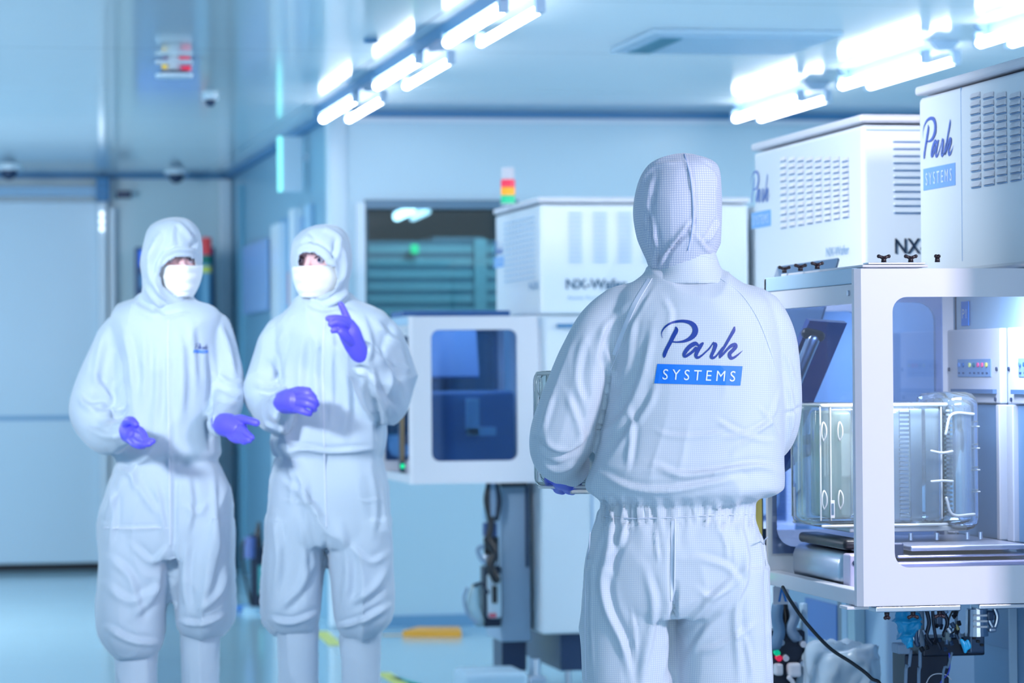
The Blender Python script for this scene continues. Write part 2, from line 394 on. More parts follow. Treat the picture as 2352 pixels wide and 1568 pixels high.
# the room beyond it
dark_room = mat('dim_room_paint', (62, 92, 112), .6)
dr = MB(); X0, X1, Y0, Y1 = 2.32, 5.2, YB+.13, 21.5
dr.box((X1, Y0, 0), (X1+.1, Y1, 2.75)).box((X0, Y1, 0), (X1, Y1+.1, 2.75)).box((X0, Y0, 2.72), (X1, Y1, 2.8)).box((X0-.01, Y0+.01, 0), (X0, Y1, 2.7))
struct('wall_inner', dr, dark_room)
bl = empty('roller_shutter', (3.0, 18.05, .6), 'slatted teal shutter in the dim room behind the interior window', 'shutter')
sl = MB(); sl2 = MB(); zt_ = hy(900, 552, 18.05)[2]
for k in range(16):
    z = zt_-.0705*(k+1)
    sl.box((2.36, 18.05, z), (3.62, 18.062, z+.043)); sl2.box((2.36, 18.056, z+.044), (3.62, 18.066, z+.0695))
sl.build('slat_band', mat('pale_teal_slat', (120, 172, 192), .4), bl); sl2.build('slat_band', mat('deep_teal_slat', (58, 112, 140), .4), bl)
MB().box((hy(1090, 600, 18.0)[0], 18.0, .7), (hy(1118, 600, 18.0)[0], 18.03, hy(1100, 548, 18.0)[2])).build('side_guide', mat('pale_teal_slat', (0, 0, 0)), bl)
cb = empty('storage_cabinet', (3.05, 18.3, 0), 'tall blue-grey cabinet standing in front of the slatted shutter', 'cabinet')
MB().box((2.96, 18.2, 0), (3.26, 18.6, 2.10), .01).build('body', mat('blue_grey_cabinet', (78, 118, 146), .4), cb)
MB().box((3.0, 18.188, .1), (3.22, 18.2, 2.05), .004).build('door', mat('blue_grey_cabinet_door', (84, 128, 158), .4), cb)
for k, (px_, py_, w_) in enumerate(((928, 486, .13), (965, 490, .10))):
    p = hy(px_, py_+4, 19.5)
    l = empty('ceiling_tube_light', p, ('brighter left' if k == 0 else 'dimmer right') + ' tube light inside the dim room seen through the window', 'light')
    MB().box(p+np.array([-.03, -.36, .02]), p+np.array([.03, .36, .05])).build('housing', white, l)
    MB().tube([p+np.array([-.02, -.42, 0]), p+np.array([.02, .42, 0])], .026 if k == 0 else .018).build('tube', mat('dim_tube_%d' % k, (226, 240, 255), emit=(6, 2.2)[k]), l)
p = hy(952, 572, 17.98)
T(MB().box(p-[.022, .01, .026], p+[.022, .01, .026], .006).build('exit_indicator', led_g), 'small green glowing indicator on the slatted shutter', 'indicator')

# far wall: sliding door, side door, equipment
d1 = empty('door_1', (.6, YF-.04, 0), None, None); d1['kind'] = 'structure'
MB().box((-1.0, YF-.06, .05), (1.285, YF-.003, 2.50), .008).build('door_leaf', doorm, d1)
MB().box((-1.0, YF-.068, 1.02), (1.285, YF-.06, 1.05)).build('kick_rail', mat('blue_trim_light', (130, 176, 214), .35), d1)
MB().box((-1.0, YF-.05, 0), (1.31, YF-.004, .048)).build('bottom_seal', rubber, d1)
MB().box((-1.1, YF-.12, 2.535), (1.36, YF-.003, 2.60)).build('top_track', mat('track_grey', (140, 182, 216), .3), d1)
jm = MB().box((1.285, YF-.11, 0), (1.345, YF-.003, 2.50), .01).box((1.36, YF-.09, 0), (1.40, YF-.003, 2.46), .008); jm.build('door_jamb', trimw, d1)
MB().box((1.27, YF-.17, 2.50), (1.36, YF-.12, 2.66), .01).build('closer_bracket', trimd, d1)
for k in range(3):  # lamp reflections on the jamb, built as small glowing discs
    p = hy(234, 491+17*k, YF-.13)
    T(MB().cyl(p, p+[0, .02, 0], .016).build('jamb_glint', mat('glint_glow', (235, 246, 255), emit=1.3)), ['topmost', 'middle', 'lowest'][k] + ' of three small glowing discs standing for lamp reflections on the white door jamb', 'glint', 'modelled lamp glints on the door jamb')
rk = empty('monitor_rack', (1.8, 21.7, 0), 'dark blue equipment rack with screens behind the left person', 'rack')
MB().box((1.50, 21.5, 0), (2.03, 21.6, 2.17), .01).build('body', mat('navy_rack', (34, 78, 122), .4), rk)
MB().box((1.525, 21.49, 2.04), (2.0, 21.5, 2.15), .003).build('screen', mat('blue_screen', (10, 96, 220), .3, emit=.5), rk)
for z in (1.90, 1.74, 1.58): MB().box((1.525, 21.485, z), (1.66, 21.5, z+.09), .003).build('shelf_unit', mat('rack_unit', (84, 146, 198), .4), rk)
MB().box((1.90, 21.48, .9), (1.99, 21.5, 1.95), .003).build('side_panel', mat('rack_side', (84, 150, 192), .4), rk)
mat('rack_red', (214, 70, 70), .4)
tw = empty('signal_tower', hy(473, 690, 21.4), 'red, green and yellow signal tower between the left person and the bright corner post', 'signal light')
pz = [(545, 585, (214, 66, 72), 'red_section'), (586, 606, (0, 112, 100), 'green_section'), (612, 626, (190, 205, 90), 'yellow_section')]
for (a, b, c, n) in pz:
    p, q = hy(474, a, 21.4), hy(474, b, 21.4); MB().cyl(q, p, .034).build(n, mat(n, c, .4, emit=.1), tw)
p, q = hy(474, 606, 21.4), hy(474, 690, 21.4); MB().cyl([p[0], 21.4, 0], p, .03).build('pole', mat('tower_pole', (110, 170, 205), .4), tw)
# doors and frames along the side wall (seen at a grazing angle)
def side_bar(x0, x1, top, name, m, out=.03, bottom=0.0, n='structure'):
    ya = hx((x0), 600, XS-out)[1]; yb = hx(x1, 600, XS-out)[1]; zt = hx((x0+x1)/2, top, XS-out)[2]
    return MB().box((XS-out, min(ya, yb), bottom), (XS-.002, max(ya, yb), min(zt, CE-.04)))
struct('trim_7', side_bar(622, 641, 515, '', trimw, .05), trimw)
struct('trim_8', side_bar(664, 676, 480, '', trimw, .05), trimw)
struct('trim_9', side_bar(700, 712, 470, '', trimw, .03), mat('trim_mid', (160, 200, 232), .4))
struct('trim_10', side_bar(545, 552, 425, '', trimw, .03), mat('trim_teal', (110, 170, 200), .4))
b = side_bar(642, 662, 500, '', trimw, .012); 
dd = T(b.build('door_2', mat('side_door_blue', (96, 160, 205), .3)), kind='structure')
b = side_bar(677, 699, 500, '', trimw, .012)
T(b.build('door_3', mat('side_door_deep', (92, 146, 196), .3)), kind='structure')
def poster(x0, x1, y0, y1, col, label, name='wall_notice'):
    a, b = hx(x0, y0, XS-.02), hx(x1, y1, XS-.02)
    T(MB().box((XS-.034, a[1], b[2]), (XS-.016, b[1], a[2])).build(name, mat('notice_'+label[:12], col, .4)), label, 'notice')
poster(562, 618, 568, 712, (140, 176, 224), 'pale lavender notice board on the side wall behind the two people')
poster(666, 672, 625, 700, (190, 110, 130), 'narrow reddish notice beside the hood of the right background person')
e = empty('exit_sign', hx(668, 345, XS-.1), 'white exit sign with a green lit edge projecting from the side wall near the ceiling', 'exit sign')
a, b_ = hx(656, 292, XS-.16), hx(683, 400, XS-.16)
yy = hx(668, 345, XS-.1)[1]
MB().box((XS-.15, yy-.03, 2.33), (XS-.035, yy+.03, 2.635), .008).build('housing', trimw, e)
MB().box((XS-.172, yy-.03, 2.33), (XS-.15, yy+.03, 2.635), .004).build('lit_face', mat('exit_green', (140, 238, 232), .3, emit=.7), e)
MB().box((XS-.035, yy-.015, 2.5), (XS-.002, yy+.015, 2.54)).build('bracket', trimw, e)
# cctv domes and sprinklers on the ceiling
def dome(px_, py_, label, r=.05, name='dome_camera'):
    q = hz(px_, py_-8, CE); q = q if q[1] < 21.6 else hy(px_, py_, 21.75); o = empty(name, (q[0], q[1], CE-.05), label, 'camera')
    MB().cyl((q[0], q[1], CE-.02), (q[0], q[1], CE), r*1.25, 20).build('base', trimw, o)
    m = MB(); V, Fc = tube_geo(np.array([[q[0], q[1], CE-.025], [q[0], q[1], CE-.03]]), [r*.8, r*.8], 16); m.add(V, Fc); m.build('dome', darkb, o, smooth=True)
dome(405, 412, 'dark dome camera on the ceiling edge above the left person', .065)
dome(483, 228, 'small dome camera nearer on the ceiling above the bright corner post', .032)
dome(20, 392, 'dome camera at the left edge of the ceiling above the sliding door', .07)
q = hy(284, 447, YF-.1)
T(MB().box(q-[.05, .04, .025], q+[.05, .04, .025], .01).build('door_sensor', darkb), 'small dark motion sensor above the door jamb', 'sensor')
q = hz(852, 90, CE)
T(MB().cyl((q[0], q[1], CE-.015), (q[0], q[1], CE), .03).build('sprinkler_cap', trimd), 'small round sprinkler cap in the ceiling by the left light row', 'sprinkler')
# alarm lamp disc at the left; parts above it model its ceiling reflection
al = empty('alarm_lamp', hd(400, 176, 13.9), 'white ceiling alarm lamp disc, with its ceiling reflection modelled above in red and yellow', 'alarm lamp')
def L(px_, py_): return hd(px_, py_, 13.9)
a = L(400, 176); m = MB(); m.cyl(a-[0, 0, .006], a+[0, 0, .010], .078, 28, .082); m.build('disc', trimw, al, smooth=False)
MB().cyl(L(400, 168), L(400, 163), .062, 24).build('dark_gap', darkb, al)
m = MB(); m.cyl(L(400, 163), L(400, 118), .026, 20, .03); m.obox(L(400, 143), (RGT, FWD, UPV), (.078, .03, .008)); m.build('body', trimw, al)
MB().obox(L(425, 128), (RGT, FWD, UPV), (.022, .02, .014)).build('red_lens_and_reflection', red, al)
MB().obox(L(428, 157), (RGT, FWD, UPV), (.02, .02, .010)).build('red_lens_and_reflection', red, al)
MB().obox(L(378, 154), (RGT, FWD, UPV), (.010, .02, .008)).build('yellow_reflection', mat('yellow_reflection', (235, 205, 70), .3, emit=.3), al)
MB().obox(L(381, 128), (RGT, FWD, UPV), (.012, .02, .014)).build('red_lens_and_reflection', mat('dull_red_reflection', (170, 120, 170), .3), al)
MB().cyl(L(400, 119), [L(400, 119)[0], L(400, 119)[1], CE], .012).build('stem', trimw, al)
# ceiling air diffuser
q = [hz(*p, CE) for p in [(1420, 112), (1940, 70)]]
ve = empty('air_diffuser', (3.3, 12.9, CE-.03), 'flat white air diffuser with a slotted end set in the ceiling between the light rows', 'air vent')
MB().box((2.93, 12.5, CE-.022), (3.72, 13.3, CE), .006).build('frame', mat('diffuser_white', (170, 205, 228), .4), ve)
MB().box((2.98, 12.56, CE-.028), (3.67, 13.24, CE-.022)).build('plate', mat('diffuser_plate', (158, 198, 226), .35), ve)
g = MB()
for k in range(9): g.box((2.985+.011*k, 12.6, CE-.033), (2.990+.011*k, 13.2, CE-.028))
g.build('slots', mat('slot_teal', (90, 160, 185), .5), ve)

# fluorescent fixtures
def fixture(x, y0, y1, label):
    f = empty('ceiling_light', (x, (y0+y1)/2, CE), label, 'ceiling light', 'twin-tube ceiling lights in two rows')
    z = 2.612
    MB().box((x-.028, y0-.02, CE-.04), (x+.028, y1+.02, CE-.001), .004).build('housing', mat('fixture_housing', (140, 176, 212), .4), f)
    h = MB()
    V = [(x-.07, CE-.001), (x+.07, CE-.001), (x+.03, CE-.045), (x-.03, CE-.045)]
    for yy_ in (y0-.06, y1+.0):
        h = MB(); h.add([(a, yy_, b) for a, b in V]+[(a, yy_+.06, b) for a, b in V], [(0, 1, 2, 3), (4, 7, 6, 5), (0, 4, 5, 1), (1, 5, 6, 2), (2, 6, 7, 3), (3, 7, 4, 0)])
        h.build('end_cap', mat('fixture_end', (168, 200, 230), .4), f)
    for s in (-1, 1):
        tx = x+s*.066
        MB().tube([(tx, y0+.03, z), (tx, (y0+y1)/2, z), (tx, y1-.03, z)], .0195 if s < 0 else .0165, 14).build('tube', tube_m, f, smooth=True)
        for ya_ in (y0-.02, y1-.025): MB().box((tx-.018, ya_, z-.016), (tx+.018, ya_+.045, CE-.035), .005).build('lamp_holder', mat('fixture_end', (0, 0, 0)), f)
PER = 1.91
pos = ['farthest', 'second', 'third', 'nearest']
for i in range(3):
    y1 = 16.24-i*PER; fixture(2.15, y1-1.22, y1, ['farthest twin-tube light of the left ceiling row, beside the white corner post', 'middle twin-tube light of the left ceiling row', 'nearest twin-tube light of the left row, cut by the top of the photo'][i])
for i in range(3):
    y1 = 16.02-i*PER; fixture(4.25, y1-1.24, y1, ['farthest twin-tube light of the right ceiling row, above the white machines', 'middle twin-tube light of the right ceiling row', 'nearest twin-tube light of the right row, at the top right corner'][i])
T(MB().box((2.07, 9.0, CE-.05), (2.085, 16.5, CE-.001)).build('trim_11', trimd), kind='structure')
# floor markings and mat
def tape(p0, p1, w, label, m):
    a, b = hz(*p0, 0), hz(*p1, 0); d = (b-a)/np.linalg.norm(b-a); n = np.array([-d[1], d[0], 0])
    mb = MB(); V = [a+n*w, a-n*w, b-n*w, b+n*w]; mb.add([v+[0, 0, .001] for v in V]+[v+[0, 0, .003] for v in V], [(3, 2, 1, 0), (4, 5, 6, 7), (0, 1, 5, 4), (1, 2, 6, 5), (2, 3, 7, 6), (3, 0, 4, 7)])
    T(mb.build('floor_tape', m), label, 'floor tape')
tape((736, 1450), (772, 1482), .035, 'pale yellow tape strip on the floor behind the right background person', yellow)
tape((880, 1545), (935, 1580), .03, 'pale yellow tape strip on the floor at the lower edge right of the boots', yellow)
tape((905, 1556), (960, 1572), .02, 'teal green tape strip on the floor at the lower edge', mat('teal_tape', (0, 160, 150), .5))
tape((880, 1459), (930, 1458), .03, 'pale orange tape line along the back wall', mat('pale_orange', (225, 190, 140), .5))
mt = MB(); P0 = [hz(*p, 0) for p in ((925, 1462), (1060, 1463), (1055, 1452), (960, 1452))]
mt.add([p+[0, 0, .001] for p in P0]+[p+[0, 0, .03] for p in P0], [(3, 2, 1, 0), (4, 5, 6, 7), (0, 1, 5, 4), (1, 2, 6, 5), (2, 3, 7, 6), (3, 0, 4, 7)])
T(mt.build('floor_wedge', mat('orange_rubber', (240, 170, 50), .5)), 'orange floor ramp wedge at the foot of the back wall', 'ramp')

# ================================================================ the white tools
LX = 2.45
def tool(name, y0, y1, x1, label, side_px, front_px, louv, x0=LX, seam=None, marks=(navy_s, cyan_s), inset=.06, low=None):
    """tall white metrology tool: upper cover, lid, lower cabinet; y0 is its near face"""
    t = empty(name, ((x0+x1)/2, (y0+y1)/2, 0), label, 'machine')
    MB().box((x0, y0, 1.553), (x1, y1, 1.992), .012).build('upper_cover', white_b, t, smooth=False)
    MB().box((x0-.008, y0-.008, 1.997), (x1+.008, y1+.008, 2.02), .008).build('lid', white, t)
    MB().box((x0+inset, y0+.02, .28), (x1-.02, y1-.02, 1.551), .01).build('lower_cabinet', low or white_b, t)
    MB().box((x0+.08, y0+.05, .13), (x1-.05, y1-.05, .28)).build('plinth', darkb, t)
    for (x, y) in ((x0+.12, y0+.1), (x1-.12, y0+.1), (x0+.12, y1-.1), (x1-.12, y1-.1)):
        MB().cyl((x, y, 0), (x, y, .02), .045).cyl((x, y, .02), (x, y, .13), .014).build('foot', steel, t)
    MB().box((x0+.2, (y0+y1)/2-.02, 2.02), (x0+.26, (y0+y1)/2+.02, 2.028)).build('lid_clip', white, t)
    return t
EXD, EYN = np.array([0., -1, 0]), np.array([0., 0, 1])
def side_logo(t, x0, pl, pt, plate_h, w_px, sl, st, mscript, mplate):
    """logo on an x = const face; pl/pt: lower-left px of plate and its upper-left px, w_px: lower-right px"""
    a = hx(*pl, x0); b = hx(*w_px, x0); c = hx(*pt, x0); top = hx(*st, x0); sb = hx(*sl, x0)
    w = a[1]-b[1]; hp = c[2]-a[2]
    logo_flat(t, (x0, a[1], a[2]), EXD, EYN, w, top[2]-sb[2], hp, sb[2]-c[2], mscript, mplate, np.array([-.002, 0, 0]))
def louver_grid(t, x0, cols, y_top, y_bot, n, xref, name='louver_grid'):
    """pressed louvres on the x = const face; cols: px pairs at height y_top"""
    m = MB(); s = MB()
    for (a, b) in cols:
        ya, yb = hx(a, xref, x0)[1], hx(b, xref, x0)[1]; zt = hx(a, y_top, x0)[2] if not callable(y_top) else y_top; zb = y_bot
        for k in range(n):
            z = zt-(zt-zb)*k/(n-1)
            V = [(x0-.001, ya, z+.007), (x0-.001, yb, z+.007), (x0-.007, ya-.002, z-.004), (x0-.007, yb+.002, z-.004), (x0-.001, ya, z-.0045), (x0-.001, yb, z-.0045)]
            m.add(V, [(0, 1, 3, 2), (2, 3, 5, 4), (0, 2, 4), (1, 5, 3)])
            s.box((x0-.0035, yb, z-.0075), (x0-.0005, ya, z-.005))
    m.build(name, white, t); s.build('louver_slots', mat('louver_shadow_gap', (120, 160, 205), .6), t)

# nearest tool, right edge of the photo
t3 = tool('wafer_inspection_tool', 6.3, 7.595, 3.7, 'nearest white tool with blue script logo at the right edge of the photo', None, None, None, inset=.12, low=mat('blue_grey_machine_panel', (122, 164, 205), .4))
side_logo(t3, LX, (2122, 438), (2122, 388), 0, (2195, 427), (2122, 372), (2122, 272), mat('navy_print_near', (70, 96, 190), .4), mat('blue_print_near', (120, 170, 240), .4))
louver_grid(t3, LX, [(2233, 2253), (2262, 2284), (2292, 2313), (2323, 2345), (2353, 2374)], 222, hx(2240, 425, LX)[2], 12, 330)
a = hx(2208, 300, LX)[1]
MB().box((LX-.001, a-.001, 1.58), (LX+.002, a+.001, 1.99)).build('panel_seam', mat('seam_blue', (150, 185, 225), .5), t3)
# middle tool
t2 = tool('wafer_inspection_tool', 8.43, 9.57, 3.7, 'middle white tool with side louvres standing behind the nearest tool', None, None, None, x0=2.559, low=mat('pale_machine_panel', (150, 186, 218), .4))
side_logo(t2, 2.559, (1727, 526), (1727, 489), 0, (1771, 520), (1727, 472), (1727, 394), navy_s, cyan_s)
louver_grid(t2, 2.559, [(1795+19.8*k+k*k*.08, 1807+19.8*k+k*k*.1) for k in range(8)], 367, hx(1800, 519, 2.559)[2], 11, 440)
a = hx(1900, 588, 2.559); b = hx(1952, 560, 2.559)
m = MB(); lettering(m, 'NX-Wafer', lambda u, v: (2.5562, a[1]+(b[1]-a[1])*u, a[2]-.002+(b[2]-a[2])*v)); m.build('side_lettering', softp, t2)
a = hy(2055, 583, 8.43); b = hy(2113, 547, 8.43)
m = MB(); hgt = b[2]-a[2]; lettering(m, 'NX-Wafer', lambda u, v: (a[0]+u*hgt*5.1, 8.427, a[2]+hgt*v), .012); m.build('front_lettering', blackp, t2)
m = MB(); s = MB(); a = hy(2051, 325, 8.43); b = hy(2110, 488, 8.43)
for k in range(11):
    z = a[2]+(b[2]-a[2])*k/10
    for q in range(4):
        xa = a[0]+q*.105; m.box((xa, 8.422, z), (xa+.09, 8.43, z+.006), .002); s.box((xa, 8.426, z-.003), (xa+.09, 8.4295, z))
m.build('front_louvers', white_b, t2); s.build('louver_slots', mat('louver_shadow_gap', (0, 0, 0)), t2)
MB().box((2.57, 8.427, 1.975), (3.69, 8.4295, 1.979)).build('panel_seam', mat('seam_blue', (0, 0, 0)), t2)
# far tool, centre
t1 = tool('wafer_inspection_tool', 12.57, 13.55, 3.335, 'far white tool behind the standing person, with a signal tower on top', None, None, None, x0=2.48, inset=.0)
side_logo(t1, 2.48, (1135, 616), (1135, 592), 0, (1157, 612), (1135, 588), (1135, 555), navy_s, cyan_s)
a = hy(1300, 664, 12.57); b = hy(1440, 640, 12.57)
m = MB(); lettering(m, 'NX-Wafer', lambda u, v: (a[0]+(b[0]-a[0])*u, 12.567, a[2]+(b[2]-a[2])*v), .02); m.build('front_lettering', mat('soft_black_print', (40, 90, 130), .5), t1)
a = hy(1303, 690, 12.57); b = hy(1440, 679, 12.57)
m = MB(); lettering(m, 'Atomic Force Microscope', lambda u, v: (a[0]+(b[0]-a[0])*u, 12.567, a[2]+(b[2]-a[2])*v)); m.build('subtitle_lettering', softp, t1)
a = hx(1217, 667, 2.48); b = hx(1239, 645, 2.48)
m = MB(); lettering(m, 'NX', lambda u, v: (2.4775, a[1]+(b[1]-a[1])*u, a[2]+(b[2]-a[2])*v)); m.build('side_lettering', softp, t1)
m = MB()
for q in range(4):
    a = hy(1305+57*q, 492, 12.57); b = hy(1337+57*q, 602, 12.57)
    for k in range(12): z = b[2]+(a[2]-b[2])*k/11; m.box((a[0], 12.562, z), (b[0], 12.57, z+.008), .002)
m.build('front_louvers', mat('louver_blue_white', (190, 216, 240), .4), t1)
m = MB()
ya, yb = hx(1160, 550, 2.48)[1], hx(1228, 550, 2.48)[1]
for q in range(9):
    for k in range(12): y = yb+(ya-yb)*q/8.6; z = 1.70+.022*k; m.box((2.472, y, z), (2.48, y+.035, z+.01), .002)
m.build('side_louvers', mat('louver_blue_white', (0, 0, 0)), t1)
MB().box((2.55, 12.575, 1.50), (3.3, 12.59, 1.515)).build('mid_rail', trimd, t1)
MB().box((2.72, 12.583, .55), (2.76, 12.592, .63), .004).build('latch', mat('latch_blue', (90, 130, 170), .4), t1)
MB().box((2.685, 12.586, .30), (2.69, 12.592, 1.5)).build('panel_seam', mat('seam_blue', (0, 0, 0)), t1)
# cabinet right of the far tool
sc = empty('side_cabinet', (3.9, 12.9, 0), 'plain white cabinet right of the far tool, seen beside the hood', 'cabinet')
MB().box((3.375, 12.6, .1), (4.6, 13.5, 1.99), .01).build('body', white_b, sc); MB().box((3.4, 12.65, 0), (4.55, 13.4, .1)).build('plinth', darkb, sc)
MB().box((3.45, 12.592, .2), (4.5, 12.6, 1.95), .003).build('door', white, sc)
# signal tower on the far tool
st = empty('signal_tower', hz(1167, 470, 2.02), 'white, red, amber and green signal tower on top of the far tool', 'signal light')
b0 = world_loc(st); bx_, by_ = b0[0], b0[1]; sc_ = 13.4/7400
for (ya, yb, nm, mm) in ((468, 449, 'green_section', green), (448, 431, 'amber_section', orange), (430, 413, 'red_section', red), (412, 385, 'white_section', white)):
    MB().cyl((bx_, by_, 2.024+(468-ya)*sc_), (bx_, by_, 2.024+(468-yb)*sc_), .0295 if nm != 'white_section' else .027, 24).build(nm, mm, st, smooth=False)
MB().cyl((bx_, by_, 2.0205), (bx_, by_, 2.024), .034, 24).build('base', white, st)

# ---------------------------------------------------------------- load port enclosures
pane_near = glassy('clear_window_pane', (238, 244, 254), .02)
pane_blue = glassy('blue_window_pane', (220, 231, 249), .03)
pane_deep = glassy('deep_blue_window_pane', (172, 198, 226), .03)
def knob(x, y, z, label, up=1, parent=None, w=.026, ax=(1, 0, 0)):
    """wing knob: hub, two lobes, stud"""
    s = up; w *= .6; m = MB(); ax = np.array(ax, float); c = np.array([x, y, z])
    m.cyl(c, c+[0, 0, s*.010], .006, 14, .005); m.cyl(c+[0, 0, s*.010], c+[0, 0, s*.013], .006, 14)
    for q in (-1, 1):
        m.tube([c+[0, 0, s*.009], c+ax*q*w*.6+[0, 0, s*.012], c+ax*q*w*.85+[0, 0, s*.013]], [.0045, .0035, .0045], 10)
    return m.build('wing_knob', knobm, parent, smooth=True)
EX0, EX1, EZ0, EZ1 = 2.028, 2.497, .812, 1.546
def enclosure(y0, y1, label, z0=EZ0, x0=EX0, x1=EX1, front=pane_near, back=pane_blue, win=None, wall_m=white):
    e = empty('load_port_enclosure', ((x0+x1)/2, (y0+y1)/2, z0), label, 'machine enclosure')
    th = .018; win = win or (x0+.083, x1-.02, z0+.083, EZ1-.062)
    m = MB(); window_panel(m, lambda u, v, w: (u, y0+w, v), (x0+.012, x1, z0, EZ1), win, .032, th); m.build('front_frame', wall_m, e)
    m = MB(); window_panel(m, lambda u, v, w: (u, y1-w, v), (x0, x1, z0, EZ1), (x0+.022, x1-.045, z0+.09, EZ1-.058), .045, th); m.build('rear_frame', wall_m, e)
    MB().box((win[0]-.015, y0+th+.001, win[2]-.015), (win[1]+.012, y0+th+.004, win[3]+.015)).build('front_pane', front, e)
    MB().box((x0+.01, y1-th-.006, z0+.075), (x1-.03, y1-th-.002, EZ1-.045)).build('rear_pane', back, e)
    ch = MB()                                  # chamfered corner post
    V = [(x0, y0+.012), (x0+.012, y0), (x0+.03, y0+.02), (x0, y0+.03)]
    ch.add([(a, b, z0) for a, b in V]+[(a, b, EZ1) for a, b in V], [(3, 2, 1, 0), (4, 5, 6, 7), (0, 1, 5, 4), (1, 2, 6, 5), (2, 3, 7, 6), (3, 0, 4, 7)]); ch.build('corner_post', wall_m, e)
    for xa_ in (x0, x1-.03): MB().box((xa_, y0+.03, EZ1-.032), (xa_+.03, y1, EZ1+.002), .003).build('top_rail', pale, e)
    MB().box((x0+.031, y0+.03, EZ1-.006), (x1-.031, y1-.02, EZ1-.001)).build('top_pane', pane_near, e)
    MB().box((x0+.003, y0+.03, EZ1-.075), (x0+.02, y1-.02, EZ1-.033)).build('side_rail', wall_m, e)
    MB().box((x0, y0+.03, z0), (x0+.032, y1-.02, z0+.034), .003).build('bottom_rail', wall_m, e)
    MB().box((x0+.033, y0+.03, z0), (x1, y1-.02, z0+.012)).build('floor_plate', pale, e)
    m = MB().cyl((x0-.001, y0+.06, EZ1-.052), (x0+.004, y0+.06, EZ1-.052), .006); m.build('screw', steel, e)
    return e
e3 = enclosure(6.74, 7.5, 'nearest white load port enclosure with a large window, right foreground')
MB().box((EX0+.02, 6.755, EZ1+.003), (EX0+.17, 7.42, EZ1+.009), .002).build('cover_plate', white, e3)
MB().box((EX0+.035, 6.76, EZ1+.010), (EX0+.165, 6.80, EZ1+.014), .001).build('bracket_plate', steel, e3)
for i, pxk in enumerate((2030, 2092, 2153)):
    q = hy(pxk, 605, 6.78); knob(q[0], 6.78, EZ1+.015, '', 1, e3, .022 if i < 2 else .006)
for pxk, yk in ((1750, 7.36), (1803, 7.22), (1862, 7.08)):
    q = hy(pxk, 640, yk); knob(max(q[0], EX0+.012), yk, EZ1+.010, '', 1, e3, .022)
MB().box((EX0+.04, 6.745, EZ0-.014), (EX0+.235, 6.80, EZ0-.001), .003).build('lower_bracket', steel, e3)
MB().box((EX0+.275, 6.745, EZ0-.012), (EX0+.45, 6.80, EZ0-.001), .003).build('lower_bracket', steel, e3)
MB().box((EX0-.02, 6.76, EZ0-.008), (EX0+.03, 6.82, EZ0-.001), .002).build('corner_plate', white, e3)
for pxk in (2037, 2097, 2158):
    q = hy(pxk, 1405, 6.765); knob(q[0], 6.765, EZ0-.0145, '', -1, e3, .018 if pxk > 2040 else .007)
e1 = enclosure(12.5, 13.25, 'far white load port enclosure with a dark blue window beside the far tool', z0=.888, x0=1.94, x1=2.455, front=pane_deep, back=pane_deep, win=(2.027, 2.371, .976, 1.493))
e2 = enclosure(8.4, 9.15, 'middle load port enclosure seen through the windows of the nearest one', front=pane_near, back=pane_near, x0=2.06, x1=2.557)
# interior of the far enclosure
ie = empty('wafer_carrier', (2.25, 12.9, .98), 'dark blue carrier with a white L-shaped bracket behind the far enclosure window', 'wafer carrier')
MB().box((2.04, 12.70, .9), (2.40, 13.1, 1.25), .02).build('shell', mat('carrier_blue', (64, 116, 170), .35), ie)
a, b = hy(1070, 915, 12.68), hy(1138, 1000, 12.68)
MB().box((a[0], 12.66, b[2]), (a[0]+.052, 12.69, a[2]), .004).box((a[0], 12.66, b[2]), (b[0], 12.69, b[2]+.035), .004).build('bracket', mat('bracket_pale', (150, 200, 222), .4, emit=.0), ie)
mo = empty('operator_monitor', (2.2, 12.95, 1.4), 'blue tilted monitor inside the far enclosure window', 'monitor')
MB().obox((2.16, 12.95, 1.40), (np.array([1, .0, 0]), np.array([0, .94, -.34]), np.array([0, .34, .94])), (.13, .012, .10)).build('screen', mat('mon_blue', (110, 148, 196), .25), mo)
MB().cyl((2.16, 13.0, 1.25), (2.16, 12.97, 1.35), .02).build('stand', darkb, mo)
T(MB().box((1.975, 12.9, EZ1+.003), (2.42, 13.22, EZ1+.03), .006).build('keyboard_tray', mat('tray_blue', (52, 100, 165), .4)), 'dark blue flat tray lying on top of the far enclosure', 'tray')

